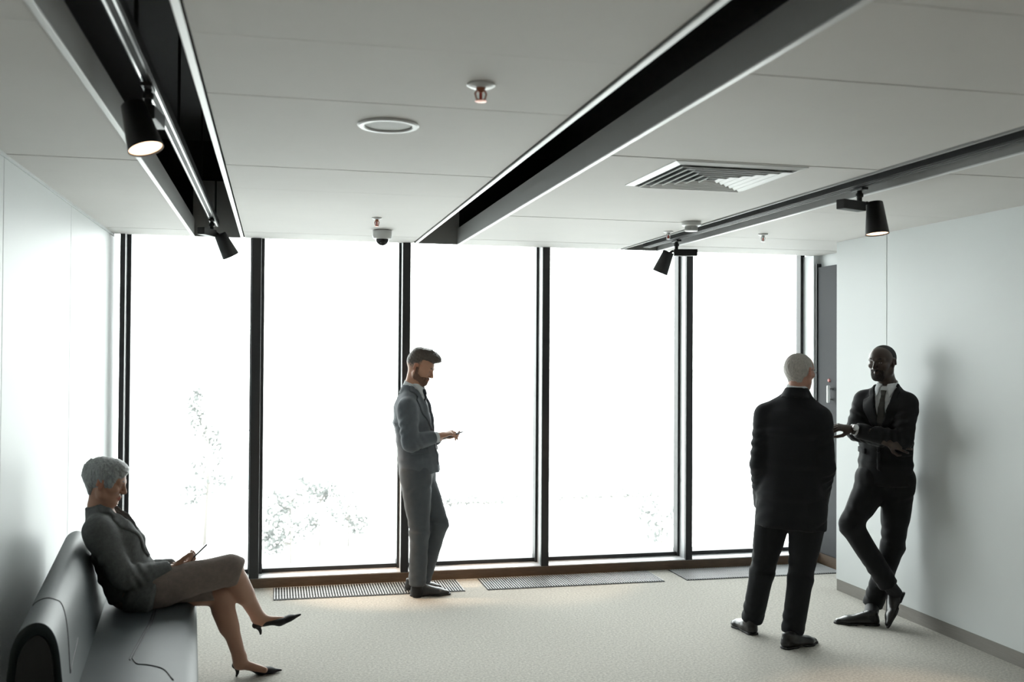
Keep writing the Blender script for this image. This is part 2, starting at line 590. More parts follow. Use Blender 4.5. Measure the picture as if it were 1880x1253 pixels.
vx0, vx1, vy0, vy1 = 1.685, 2.320, 4.080, 4.735
t = empty('air_vent', ((vx0 + vx1) / 2, (vy0 + vy1) / 2, CZ))
tag(t, 'square white ceiling air vent with nested louvre rings', 'air vent')
hx, hy = (vx1 - vx0) / 2, (vy1 - vy0) / 2


def square_ring(hx0, hy0, z0, hx1, hy1, z1, th):
    v = []
    for (a, b, z) in ((hx0, hy0, z0), (hx1, hy1, z1), (hx1, hy1, z1 + th), (hx0, hy0, z0 + th)):
        v += [(-a, -b, z), (a, -b, z), (a, b, z), (-a, b, z)]
    f = []
    for j in range(4):
        for i in range(4):
            k = (i + 1) % 4
            f.append((j * 4 + i, j * 4 + k, ((j + 1) % 4) * 4 + k, ((j + 1) % 4) * 4 + i))
    return mesh_from(v, f)


link('frame', square_ring(hx, hy, -0.004, hx - 0.035, hy - 0.035, -0.012, 0.006), M_TRIMW, t)
box('backing', -hx + 0.01, hx - 0.01, -hy + 0.01, hy - 0.01, -0.0035, -0.002, M_BLACK, t)
for k in range(6):
    a = hx - 0.052 - k * 0.044
    b = hy - 0.052 - k * 0.044
    lv = link('louvre_ring', square_ring(a, b, -0.020, a - 0.020, b - 0.020, -0.011, 0.003), M_TRIMW, t)
    link('lip', square_ring(a + 0.001, b + 0.001, -0.021, a - 0.001, b - 0.001, -0.021, 0.005), M_TRIMW, lv)
box('centre_plate', -0.02, 0.02, -0.02, 0.02, -0.016, -0.012, M_BLACK, t)

# ------------------------------------------------------------------ floor grilles by the window
M_GR = mat('grille_aluminium', (0.40, 0.41, 0.42), 0.5)
slat_me = box_me(-0.0034, 0.0034, 0.0, 0.36, 0.0035, 0.0095)
slat_me.materials.append(M_GR)
for (x0, x1, label) in ((0.0, 1.36, 'slatted metal floor grille at the feet of the man in grey'),
                        (1.525, 2.905, 'slatted metal floor grille under the middle windows'),
                        (3.085, 4.41, 'slatted metal floor grille running behind the right wall corner')):
    t = empty('floor_grille', (x0, 7.225, 0))
    tag(t, label, 'floor grille', 'floor grilles along the window')
    box('trench_shade_sheet', 0, x1 - x0, 0, 0.385, 0.0006, 0.003, M_BLACK, t)  # black sheet laid on the floor, standing in for the trench's shade
    n = int(round((x1 - x0) / 0.0195))
    for k in range(n):
        s = link('slat', slat_me, None, t)
        s.location = ((k + 0.5) * (x1 - x0) / n, 0.006, 0)
    box('edge_bar', 0, x1 - x0, 0.120, 0.124, 0.003, 0.006, M_FRAME, t)
    box('edge_bar', 0, x1 - x0, 0.250, 0.254, 0.003, 0.006, M_FRAME, t)

# ------------------------------------------------------------------ sofa
SO = empty('sofa', (-0.895, 4.6, 0), math.radians(4.5))
tag(SO, 'dark grey leather sofa with curved stitched seams along the left wall', 'sofa')
SY0, SY1 = -0.80, 1.12
bprof_f = [(0.135, 0.36), (0.118, 0.46), (0.100, 0.56), (0.082, 0.66), (0.062, 0.725), (0.032, 0.765), (-0.005, 0.778),
           (-0.045, 0.760), (-0.070, 0.715), (-0.080, 0.64), (-0.082, 0.40), (-0.080, 0.12)]
bprof = [tuple(p) for p in spline(bprof_f, 4)]
back = link('backrest', extrude_me(bprof + [(0.10, 0.12)], SY0, SY1, 0.03), M_LEATH, SO, smooth=True)
back.data.set_sharp_from_angle(angle=math.radians(60))


def recline(me):                        # the far end, where someone leans, tips back a little
    for vt in me.vertices:
        vt.co.x += 0.032 * (0.25 - vt.co.y) * (vt.co.z - 0.36) / 0.42


recline(back.data)
ip = [(x * 0.72 + 0.005, 0.12 + (z - 0.12) * 0.93) for x, z in bprof] + [(0.08, 0.12)]
for ya, yb in ((SY0 - 0.004, SY0 + 0.01), (SY1 - 0.01, SY1 + 0.004)):
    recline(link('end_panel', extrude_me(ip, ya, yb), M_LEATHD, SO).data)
sprof = [(0.09, 0.28), (0.09, 0.405), (0.16, 0.418), (0.34, 0.430), (0.50, 0.424), (0.548, 0.408), (0.575, 0.372), (0.572, 0.33), (0.555, 0.28)]
sp = [tuple(p) for p in spline(sprof, 3)]
seat = link('seat', extrude_me(sp, SY0 - 0.25, SY1, 0.025), M_LEATH, SO, smooth=True)
seat.data.set_sharp_from_angle(angle=math.radians(60))
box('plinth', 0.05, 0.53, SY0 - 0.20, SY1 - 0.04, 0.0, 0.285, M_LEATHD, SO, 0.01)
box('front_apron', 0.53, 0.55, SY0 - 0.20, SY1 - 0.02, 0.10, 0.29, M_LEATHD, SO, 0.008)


def seat_z(x):
    P = np.array(sp)
    o = P[:, 0].argsort()
    top = P[P[:, 1] > 0.395]
    o = top[:, 0].argsort()
    return float(np.interp(x, top[o, 0], top[o, 1]))


def back_pt(s, y):                      # s runs 0..1 along the front of the back profile
    L = np.array(bprof)
    i = s * (len(L) - 1)
    k = int(min(i, len(L) - 2))
    p = L[k] + (L[k + 1] - L[k]) * (i - k)
    return (p[0] + 0.032 * (0.25 - y) * (p[1] - 0.36) / 0.42, y, p[1])


sofa_inv = Matrix.Translation(SO.location) @ Matrix.Rotation(math.radians(4.5), 4, 'Z')
sofa_inv.invert()


def seat_loc(px, py):
    w = at_z(px, py, 0.425)
    q = sofa_inv @ Vector(w)
    return np.array([q.x, q.y, 0.0])


pts = [seat_loc(*p) for p in ((292, 1100), (281, 1140), (262, 1175), (243, 1212))]
path = spline(pts, 5)
pts2 = [seat_loc(*p) for p in ((243, 1212), (252, 1222), (272, 1224), (300, 1231), (318, 1250))]
path += spline(pts2, 5)[1:]
tube('stitched_seam', [(p[0], p[1], seat_z(p[0]) + 0.0005) for p in path], 0.0032, M_GROOVE, seat, 6)
tube('stitched_seam', [(p[0] - 0.012, p[1] - 0.004, seat_z(p[0] - 0.012) + 0.0005) for p in path[:17]], 0.0022, M_GROOVE, seat, 6)
bp_ = [(0.66, -0.42), (0.50, -0.43), (0.42, -0.41), (0.34, -0.46), (0.22, -0.53), (0.15, -0.565)]
tube('stitched_seam', [back_pt(s, y) for s, y in spline(bp_, 6)], 0.003, M_GROOVE, back, 6)
bp_ = [(0.15, -0.565), (0.165, -0.40), (0.18, -0.2)]
tube('stitched_seam', [back_pt(s, y) for s, y in spline(bp_, 6)], 0.003, M_GROOVE, back, 6)

# ------------------------------------------------------------------ people: smooth solids meshed with surface nets


def V3(*a):
    return np.array(a, float)


def unit(v):
    v = np.asarray(v, float)
    return v / (np.linalg.norm(v) + 1e-12)


class Grid:
    """rectilinear sampling grid, finer inside the zones [(centre, half size, step)]"""

    def __init__(s, lo, hi, h, zones=()):
        s.ax = []
        for k in range(3):
            x, out = lo[k], []
            while x < hi[k] + h:
                out.append(x)
                st = h
                for c, r, hz in zones:
                    if abs(x - c[k]) < r:
                        st = min(st, hz)
                x += st
            s.ax.append(np.array(out, np.float32))
        s.shape = tuple(len(a) for a in s.ax)

    def field(s):
        return np.full(s.shape, 1.0, np.float32)

    def sub(s, lo, hi):
        sl = []
        for k in range(3):
            a = max(0, np.searchsorted(s.ax[k], lo[k]) - 1)
            b = min(len(s.ax[k]), np.searchsorted(s.ax[k], hi[k]) + 1)
            sl.append(slice(a, max(b, a)))
        X = s.ax[0][sl[0]][:, None, None]
        Y = s.ax[1][sl[1]][None, :, None]
        Z = s.ax[2][sl[2]][None, None, :]
        return tuple(sl), X, Y, Z


def smin(a, b, k):
    if k <= 0:
        return np.minimum(a, b)
    h = np.maximum(k - np.abs(a - b), 0) / k
    return np.minimum(a, b) - h * h * k * 0.25


def seg(a, b, ra, rb=None, u=None, k=0.03, cap=None, fold=None):
    """tapered limb from a to b; radii a number or (along u, across u); fold = (amp, wave, t centre, t width)"""
    rb = ra if rb is None else rb
    ra = ra if isinstance(ra, (tuple, list)) else (ra, ra)
    rb = rb if isinstance(rb, (tuple, list)) else (rb, rb)
    return dict(a=np.asarray(a, float), b=np.asarray(b, float), ra=ra, rb=rb, u=u, k=k, cap=cap, fold=fold)


def ball(c, r, axes=None, k=0.02):
    """ellipsoid, radii along the three axes"""
    r = r if isinstance(r, (tuple, list)) else (r, r, r)
    return dict(c=np.asarray(c, float), r=r, ax=np.eye(3) if axes is None else np.asarray(axes, float), k=k)


def prim_eval(p, X, Y, Z):
    if 'c' in p:
        dx, dy, dz = X - p['c'][0], Y - p['c'][1], Z - p['c'][2]
        e = 0
        for k in range(3):
            A = p['ax'][k]
            e = e + ((dx * A[0] + dy * A[1] + dz * A[2]) / p['r'][k]) ** 2
        e = np.sqrt(e) + 1e-6
        rr = np.sqrt(dx * dx + dy * dy + dz * dz)
        return np.where(e < 0.3, (e - 1) * min(p['r']), rr * (1 - 1 / e)).astype(np.float32)
    a, b = p['a'], p['b']
    ab = b - a
    L = np.linalg.norm(ab) + 1e-9
    d = ab / L
    u = p['u']
    if u is None:
        u = np.cross(d, [0.3, 0.5, 0.8])
    u = np.asarray(u, float)
    u = unit(u - d * np.dot(u, d))
    v = np.cross(d, u)
    dx, dy, dz = X - a[0], Y - a[1], Z - a[2]
    w = dx * d[0] + dy * d[1] + dz * d[2]
    t = np.clip(w / L, 0, 1)
    w = w - t * L
    du = dx * u[0] + dy * u[1] + dz * u[2]
    dv = dx * v[0] + dy * v[1] + dz * v[2]
    ru = p['ra'][0] + (p['rb'][0] - p['ra'][0]) * t
    rv = p['ra'][1] + (p['rb'][1] - p['ra'][1]) * t
    if p['fold']:
        A, wave, t0, tw = p['fold']
        ph = (t * L + 0.55 * du - 0.35 * dv) * (6.283 / wave) + 1.3 * np.sin(du * 26 + a[0] * 9) + 0.9 * np.sin(dv * 23 + a[2] * 5)
        sn = np.sin(ph)
        g = A * (sn * np.abs(sn) ** 0.3) * np.exp(-((t - t0) / tw) ** 2) * (0.55 + 0.45 * np.sin(du * 17 + t * 5))
        ru = ru + g
        rv = rv + g
    rc = p['cap'] if p['cap'] else 0.5 * (ru + rv)
    e = np.sqrt((du / ru) ** 2 + (dv / rv) ** 2 + (w / rc) ** 2) + 1e-6
    rr = np.sqrt(du * du + dv * dv + w * w)
    return np.where(e < 0.3, (e - 1) * np.minimum(ru, rv), rr * (1 - 1 / e)).astype(np.float32)


def prim_box(p, m):
    if 'c' in p:
        r = max(p['r']) + m
        return p['c'] - r, p['c'] + r
    r = max(max(p['ra']), max(p['rb'])) * 1.15 + m
    return np.minimum(p['a'], p['b']) - r, np.maximum(p['a'], p['b']) + r


def bounds(prims, m=0.03):
    bb = [prim_box(p, m) for p in prims]
    return np.min([b[0] for b in bb], 0), np.max([b[1] for b in bb], 0)


def fill(g, D, prims):
    for p in prims:
        lo, hi = prim_box(p, 0.045 + p['k'])
        sl, X, Y, Z = g.sub(lo, hi)
        if 0 in D[sl].shape:
            continue
        D[sl] = smin(D[sl], prim_eval(p, X, Y, Z), p['k'])
    return D


def carve(g, D, prims):
    for p in prims:
        lo, hi = prim_box(p, 0.03)
        sl, X, Y, Z = g.sub(lo, hi)
        if 0 in D[sl].shape:
            continue
        D[sl] = -smin(-D[sl], prim_eval(p, X, Y, Z), p['k'])
    return D


def cut(g, D, point, normal):
    """remove everything on the side the normal points to"""
    n = unit(normal)
    X, Y, Z = g.ax[0][:, None, None], g.ax[1][None, :, None], g.ax[2][None, None, :]
    np.maximum(D, ((X - point[0]) * n[0] + (Y - point[1]) * n[1] + (Z - point[2]) * n[2]).astype(np.float32), out=D)
    return D


def ripple(g, D, amp, waves, seed=0):
    """shallow cloth unevenness near the surface"""
    rs = np.random.RandomState(seed)
    idx = np.nonzero(np.abs(D) < 0.03)
    x, y, z = g.ax[0][idx[0]], g.ax[1][idx[1]], g.ax[2][idx[2]]
    s = 0
    for wl in waves:
        kx = rs.normal(size=3) * [1, 1, 0.55]
        kx = kx / np.linalg.norm(kx) * 6.283 / wl
        q = rs.uniform(0, 6.28, 4)
        s = s + np.sin(kx[0] * x + kx[1] * y + kx[2] * z + q[0] + 1.2 * np.sin(x * 17 + q[1]) + 1.2 * np.sin(z * 13 + q[2]) + np.sin(y * 19 + q[3]))
    D[idx] += amp * s / len(waves)
    return D


def surface(g, D):
    """naive surface nets"""
    S = D < 0
    n = np.zeros(tuple(k - 1 for k in D.shape), np.uint8)
    for i in (0, 1):
        for j in (0, 1):
            for k in (0, 1):
                n += S[i:n.shape[0] + i, j:n.shape[1] + j, k:n.shape[2] + k]
    act = (n > 0) & (n < 8)
    I, J, K = np.nonzero(act)
    m = len(I)
    ids = np.full(n.shape, -1, np.int32)
    ids[I, J, K] = np.arange(m)
    cv = {}
    for i in (0, 1):
        for j in (0, 1):
            for k in (0, 1):
                cv[(i, j, k)] = D[I + i, J + j, K + k].astype(np.float64)
    acc = np.zeros((m, 3))
    cnt = np.zeros(m)
    for axis in range(3):
        for p in (0, 1):
            for q in (0, 1):
                c0 = [p, q]
                c0.insert(axis, 0)
                c1 = list(c0)
                c1[axis] = 1
                v0, v1 = cv[tuple(c0)], cv[tuple(c1)]
                x = (v0 < 0) != (v1 < 0)
                t = np.where(x, v0 / np.where(x, v0 - v1, 1), 0)
                pos = np.zeros((m, 3))
                for a in range(3):
                    pos[:, a] = t if a == axis else c0[a]
                acc += pos * x[:, None]
                cnt += x
    acc /= np.maximum(cnt, 1)[:, None]
    out = np.zeros((m, 3))
    for a, idx in enumerate((I, J, K)):
        ax = g.ax[a].astype(np.float64)
        out[:, a] = ax[idx] + (ax[idx + 1] - ax[idx]) * acc[:, a]
    quads = []
    for axis in range(3):
        sl0, sl1 = [slice(1, -1)] * 3, [slice(1, -1)] * 3
        sl0[axis], sl1[axis] = slice(0, -1), slice(1, None)
        A, B = S[tuple(sl0)], S[tuple(sl1)]
        ch = np.nonzero(A != B)
        e = [c + (0 if a == axis else 1) for a, c in enumerate(ch)]
        o1, o2 = [(1, 2), (2, 0), (0, 1)][axis]

        def cell(p, q):
            c = [x.copy() for x in e]
            c[o1] -= p
            c[o2] -= q
            return ids[c[0], c[1], c[2]]
        q4 = np.stack([cell(1, 1), cell(0, 1), cell(0, 0), cell(1, 0)], 1)
        fl_ = ~A[ch]
        q4[fl_] = q4[fl_][:, ::-1]
        quads.append(q4)
    Q = np.concatenate(quads)
    Q = Q[(Q >= 0).all(1)]
    return out, Q


def relax(v, Q, it=2, lam=0.5):
    for _ in range(it):
        s = np.zeros_like(v)
        c = np.zeros(len(v))
        for a, b in ((0, 1), (1, 2), (2, 3), (3, 0)):
            np.add.at(s, Q[:, a], v[Q[:, b]])
            np.add.at(s, Q[:, b], v[Q[:, a]])
            np.add.at(c, Q[:, a], 1)
            np.add.at(c, Q[:, b], 1)
        v = v + lam * (s / np.maximum(c, 1)[:, None] - v)
    return v


def np_mesh(v, Q):
    me = bpy.data.meshes.new('surface')
    me.vertices.add(len(v))
    me.vertices.foreach_set('co', v.astype(np.float32).ravel())
    me.loops.add(len(Q) * 4)
    me.loops.foreach_set('vertex_index', Q.astype(np.int32).ravel())
    me.polygons.add(len(Q))
    me.polygons.foreach_set('loop_start', np.arange(len(Q), dtype=np.int32) * 4)
    me.update(calc_edges=True)
    me.shade_smooth()
    return me


def solid(name, g, D, m, parent, it=1, xf=None):
    v, Q = surface(g, D)
    if len(Q) == 0:
        print('EMPTY SOLID', name)
        return None
    v = relax(v, Q, it)
    if xf is not None:
        v = v @ xf[0].T + xf[1]
    o = link(name, np_mesh(v, Q), m, parent)
    return o


def make(name, prims, h, m, parent, zones=(), cuts=(), holes=(), rip=None, it=1, xf=None):
    lo, hi = bounds(prims)
    g = Grid(lo, hi, h, zones)
    D = fill(g, g.field(), prims)
    if holes:
        carve(g, D, holes)
    if rip:
        ripple(g, D, *rip)
    for p, n in cuts:
        cut(g, D, p, n)
    return solid(name, g, D, m, parent, it, xf)


def poly_sd(px, py, poly):
    """signed distance to a 2-D polygon"""
    P = np.array(poly, float)
    d = np.full(px.shape, 1e9)
    s = np.ones(px.shape)
    n = len(P)
    for i in range(n):
        a, b = P[i], P[i - 1]
        ex, ey = b - a
        wx, wy = px - a[0], py - a[1]
        t = np.clip((wx * ex + wy * ey) / (ex * ex + ey * ey), 0, 1)
        d = np.minimum(d, (wx - ex * t) ** 2 + (wy - ey * t) ** 2)
        c1, c2, c3 = py >= a[1], py < b[1], ex * wy > ey * wx
        s = np.where((c1 & c2 & c3) | (~c1 & ~c2 & ~c3), -s, s)
    return s * np.sqrt(d)


def patch(name, g, D, frame, poly, m, parent, out=0.004, th=0.0045, front=1):
    th, out = max(th, 0.0075), out - 0.003
    """a piece of cloth lying on the surface of D: polygon in the frame's (side, down) coordinates"""
    o, u, dn, v = frame
    F = np.full(D.shape, 1.0, np.float32)
    idx = np.nonzero(np.abs(D - out) < 0.03)
    x, y, z = g.ax[0][idx[0]] - o[0], g.ax[1][idx[1]] - o[1], g.ax[2][idx[2]] - o[2]
    a = x * u[0] + y * u[1] + z * u[2]
    s = x * dn[0] + y * dn[1] + z * dn[2]
    b = (x * v[0] + y * v[1] + z * v[2]) * front
    pd = poly_sd(a, s, poly)
    F[idx] = np.maximum(np.maximum(np.abs(D[idx] - out) - th, pd), 0.01 - b)
    return solid(name, g, F, m, parent, 1)


# ---- head: built in its own frame (x right, y forward, z up), then placed


class Head:
    def __init__(s, centre, fwd, up, size=1.0):
        f = unit(fwd)
        r = unit(np.cross(f, up))
        u = np.cross(r, f)
        s.R = np.stack([r, f, u], 1) * size
        s.A = np.stack([r, f, u], 0)
        s.c = np.asarray(centre, float)
        s.k = size

    def p(s, x, y, z):
        return s.R @ np.array([x, y, z], float) + s.c

    def b(s, c, r, k):
        r = r if isinstance(r, (tuple, list)) else (r, r, r)
        return ball(s.p(*c), tuple(q * s.k for q in r), s.A, k * s.k)

    def s_(s, a, b, ra, rb=None, k=0.012, u=(1, 0, 0)):
        sc = lambda q: None if q is None else (tuple(x * s.k for x in q) if isinstance(q, (tuple, list)) else q * s.k)
        return seg(s.p(*a), s.p(*b), sc(ra), sc(rb), s.R @ np.array(u, float), k * s.k)

    def face(s, jaw=1.0, nose=1.0):
        P = [s.b((0, -0.014, 0.032), (0.076, 0.100, 0.083), 0.02),
             s.s_((0, 0.032, 0.032), (0, 0.044, -0.050), (0.064, 0.054), (0.054 * jaw, 0.046), 0.03),
             s.b((0, 0.070, -0.086), (0.026 * jaw, 0.023, 0.019), 0.025)]
        for q in (-1, 1):
            P += [s.s_((q * 0.056 * jaw, -0.004, -0.036), (q * 0.054 * jaw, 0.010, -0.056), 0.018, 0.017, 0.02),
                  s.s_((q * 0.054 * jaw, 0.008, -0.056), (q * 0.018, 0.062, -0.088), 0.018, 0.017, 0.025),
                  s.b((q * 0.047, 0.058, -0.012), (0.021, 0.025, 0.018), 0.02),
                  s.s_((q * 0.012, 0.089, 0.028), (q * 0.046, 0.074, 0.028), 0.0095, 0.009, 0.014),
                  s.s_((q * 0.077, -0.012, 0.022), (q * 0.074, -0.002, -0.022), (0.0065, 0.017), (0.006, 0.012), 0.006),
                  s.s_((q * 0.080, -0.018, 0.020), (q * 0.081, -0.020, -0.008), (0.008, 0.008), (0.007, 0.007), 0.005),
                  s.b((q * 0.011, 0.099, -0.025), (0.0085, 0.010, 0.0075), 0.006),
                  s.b((q * 0.0315, 0.0755, 0.0105), 0.0140, 0.006)]
        P += [s.s_((0, 0.087, 0.022), (0, 0.110 * (0.94 + 0.06 * nose), -0.019), 0.0085, 0.0108, 0.010),
              s.s_((0, 0.093, -0.049), (0.019, 0.082, -0.052), 0.0065, 0.004, 0.006),
              s.s_((0, 0.093, -0.049), (-0.019, 0.082, -0.052), 0.0065, 0.004, 0.006),
              s.s_((0, 0.090, -0.060), (0.016, 0.082, -0.058), 0.0075, 0.004, 0.006),
              s.s_((0, 0.090, -0.060), (-0.016, 0.082, -0.058), 0.0075, 0.004, 0.006)]
        H = []
        for q in (-1, 1):
            H += [s.b((q * 0.033, 0.103, 0.011), (0.018, 0.015, 0.011), 0.012), s.b((q * 0.086, 0.000, 0.004), (0.006, 0.009, 0.014), 0.005)]
        return P, H


def beard(hd, parent, m, poly, th=0.0022, lips=True):
    """whiskers: thin shell over the jaw, outline given in the side view (forward, up)"""
    h0 = Head((0, 0, 0), (0, 1, 0), (0, 0, 1), 1.0)
    P, H = h0.face()
    g = Grid((-0.085, -0.03, -0.13), (0.085, 0.13, 0.03), 0.003)
    D = fill(g, g.field(), P)
    X, Y, Z = np.meshgrid(*g.ax, indexing='ij')
    F = np.maximum(np.abs(D - 0.0012) - th, poly_sd(Y, Z, poly)).astype(np.float32)
    if lips:
        carve(g, F, [ball((0, 0.095, -0.0545), (0.019, 0.03, 0.0085), None, 0.003)])
    return solid('beard', g, F, m, parent, 1, (hd.R, hd.c))


def local_mesh(name, hd, prims, h, m, parent, cuts=(), holes=(), rip=None, it=1):
    """prims given in head coordinates"""
    R = hd.R
    return make(name, prims, h, m, parent, (), cuts, holes, rip, it, (R, hd.c))


def hand(wrist, d, palm, side, curl=(20, 25, 20), spread=6, size=1.0, thumb=0.5, k=0.006, fingers=None):
    """prims of a hand; d = pointing direction, palm = way the palm faces, side = +1 thumb on the d x palm side"""
    y = unit(d)
    z = unit(-(np.asarray(palm) - y * np.dot(palm, y)))
    x = np.cross(y, z) * side
    W = np.asarray(wrist, float)
    L = lambda a, b, c: W + (x * a + y * b + z * c) * size
    P = [seg(L(0, -0.03, 0), L(0, 0.02, 0), (0.026 * size, 0.020 * size), (0.031 * size, 0.018 * size), x, 0.012),
         seg(L(0.002, 0.015, 0), L(0, 0.078, 0), (0.034 * size, 0.015 * size), (0.038 * size, 0.012 * size), x, 0.015, cap=0.012 * size),
         ball(L(0.022, 0.030, -0.010), 0.017 * size, None, 0.015)]
    base = [(0.031, 0.082), (0.0105, 0.089), (-0.0105, 0.086), (-0.031, 0.077)]
    lens = [0.068, 0.077, 0.072, 0.056]
    for i in range(4):
        c = fingers[i] if fingers else curl
        p = L(base[i][0], base[i][1], 0)
        sp = math.radians((1.5 - i) * spread)
        dirx, ang = math.sin(sp), 0.0
        r = [0.0088, 0.0082, 0.0074, 0.0066]
        for j, fr in enumerate((0.45, 0.30, 0.25)):
            ang += math.radians(c[j])
            dv = x * dirx + (y * math.cos(ang) - z * math.sin(ang)) * math.cos(sp)
            q = p + unit(dv) * lens[i] * fr * size
            P.append(seg(p, q, r[j] * size * (0.88 if i == 3 else 1), r[j + 1] * size * (0.88 if i == 3 else 1), None, 0.003))
            p = q
    t0, t1 = L(0.026, 0.024, -0.008), L(0.048 + 0.012 * thumb, 0.052, -0.014 - 0.012 * (1 - thumb))
    t2 = L(0.050 + 0.024 * thumb, 0.082, -0.020 - 0.020 * (1 - thumb))
    t3 = L(0.046 + 0.026 * thumb, 0.104, -0.024 - 0.026 * (1 - thumb))
    P += [seg(t0, t1, 0.015 * size, 0.0115 * size, None, 0.008), seg(t1, t2, 0.0112 * size, 0.0098 * size, None, 0.003),
          seg(t2, t3, 0.0098 * size, 0.0075 * size, None, 0.003)]
    return P


def tint(o, base_p, hd, lip, extra=None):
    """skin colouring in head coordinates: lips, warmer ears and cheeks"""
    me = o.data
    n = len(me.vertices)
    co = np.zeros(n * 3, np.float32)
    me.vertices.foreach_get('co', co)
    q = (co.reshape(-1, 3) - hd.c) @ hd.R / (hd.k ** 2)
    t = np.ones((n, 4), np.float32)
    dl = np.sqrt((q[:, 0] / 0.024) ** 2 + ((q[:, 2] + 0.058) / 0.012) ** 2 + ((q[:, 1] - 0.09) / 0.02) ** 2)
    w = np.clip(1.6 - dl * 1.1, 0, 1)[:, None]
    t[:, :3] = t[:, :3] * (1 - w) + np.array(lip) * w
    de = np.clip((np.abs(q[:, 0]) - 0.072) / 0.006, 0, 1) * (np.abs(q[:, 2]) < 0.04) * (np.abs(q[:, 1]) < 0.04)
    t[:, :3] *= 1 - de[:, None] * np.array([0.0, 0.18, 0.2])
    if extra is not None:
        t[:, :3] *= extra(q)
    ca = me.color_attributes.new('tint', 'FLOAT_COLOR', 'POINT')
    ca.data.foreach_set('color', t.ravel())


def eyes(hd, parent, lid, white=(0.5, 0.48, 0.46), down=0.0):
    for q in (-1, 1):
        hgt = 0.0048 - 0.0024 * min(down, 1)
        e = local_mesh('eye', hd, [ball((q * 0.032, 0.0868, 0.0095 - 0.002 * down), (0.0115, 0.0042, hgt), None, 0)], 0.0016, mat('eye_white_%d' % int(white[0] * 100), white, 0.25), parent)
        local_mesh('iris', hd, [ball((q * 0.032, 0.0894, 0.0095 - 0.002 * down), (0.0048, 0.0022, hgt * 0.96), None, 0)], 0.0012, mat('dark_iris', (0.02, 0.014, 0.01), 0.2), e)
        local_mesh('eyelid', hd, [seg((q * 0.019, 0.0880, 0.0115 + 0.5 * hgt - 0.003 * down), (q * 0.032, 0.0905, 0.0118 + hgt - 0.003 * down), 0.0018, 0.0022, None, 0.002),
                                  seg((q * 0.032, 0.0905, 0.0118 + hgt - 0.003 * down), (q * 0.045, 0.0835, 0.0110 + 0.4 * hgt - 0.003 * down), 0.0022, 0.0016, None, 0.002)], 0.0014, lid, parent)


def brows(hd, parent, m, th=0.004):
    for q in (-1, 1):
        P = [seg((q * 0.013, 0.0955, 0.031), (q * 0.032, 0.0895, 0.037), th, th, None, 0.004),
             seg((q * 0.032, 0.0895, 0.037), (q * 0.050, 0.0765, 0.033), th, th * 0.6, None, 0.004)]
        local_mesh('eyebrow', hd, P, 0.0022, m, parent)


def shoe(parent, heel, toe, up, m, sole_m, side=1, length=0.29, width=0.098):
    """derby shoe; heel / toe points on the sole line"""
    f = unit(np.asarray(toe) - np.asarray(heel))
    u = unit(np.asarray(up) - f * np.dot(up, f))
    r = np.cross(f, u)
    s = np.linalg.norm(np.asarray(toe) - np.asarray(heel)) / 0.29
    R = np.stack([r, f, u], 1) * s
    o = np.asarray(heel, float)
    w = width / 2
    P = [seg((0, 0.035, 0.030), (0, 0.10, 0.032), (w * 0.72, 0.030), (w * 0.78, 0.032), (1, 0, 0), 0.03),
         seg((0, 0.10, 0.030), (0.003 * side, 0.20, 0.024), (w * 0.78, 0.034), (w * 0.98, 0.026), (1, 0, 0), 0.03),
         seg((0.003 * side, 0.20, 0.024), (0, 0.262, 0.018), (w * 0.95, 0.026), (w * 0.55, 0.016), (1, 0, 0), 0.025),
         seg((0, 0.045, 0.045), (0, 0.055, 0.078), (w * 0.70, 0.036), (w * 0.74, 0.042), (1, 0, 0), 0.02, cap=0.01),
         seg((0, 0.075, 0.072), (0, 0.155, 0.046), (w * 0.58, 0.022), (w * 0.60, 0.014), (1, 0, 0), 0.025)]
    sh = make('shoe', P, 0.0045, m, parent, cuts=[((0, 0, 0.010), (0, 0, -1)), ((0, 0, 0.092), (0, -0.25, 1))], it=2, xf=(R, o))
    Q = [seg((0, 0.035, 0.006), (0, 0.10, 0.006), (w * 0.78, 0.03), (w * 0.74, 0.03), (1, 0, 0), 0.02),
         seg((0, 0.10, 0.006), (0.003 * side, 0.20, 0.006), (w * 0.74, 0.03), (w * 1.05, 0.03), (1, 0, 0), 0.02),
         seg((0.003 * side, 0.20, 0.006), (0, 0.264, 0.006), (w * 1.02, 0.03), (w * 0.6, 0.03), (1, 0, 0), 0.02)]
    hole = [seg((-0.08, 0.125, -0.006), (0.08, 0.125, -0.006), (0.030, 0.014), (0.030, 0.014), (0, 1, 0), 0.004)]
    make('sole', Q, 0.004, sole_m, sh, cuts=[((0, 0, 0.013), (0, 0, 1)), ((0, 0, 0.0), (0, 0, -1))], holes=hole, it=1, xf=(R, o))
    for k in range(3):
        yy, zz = 0.105 + 0.020 * k, 0.088 - 0.011 * k
        pts = [R @ np.array(p) + o for p in ((-0.017, yy, zz - 0.010), (0, yy + 0.002, zz - 0.001), (0.017, yy, zz - 0.010))]
        tube('lace', pts, 0.0022, sole_m, sh, 6)
    return sh


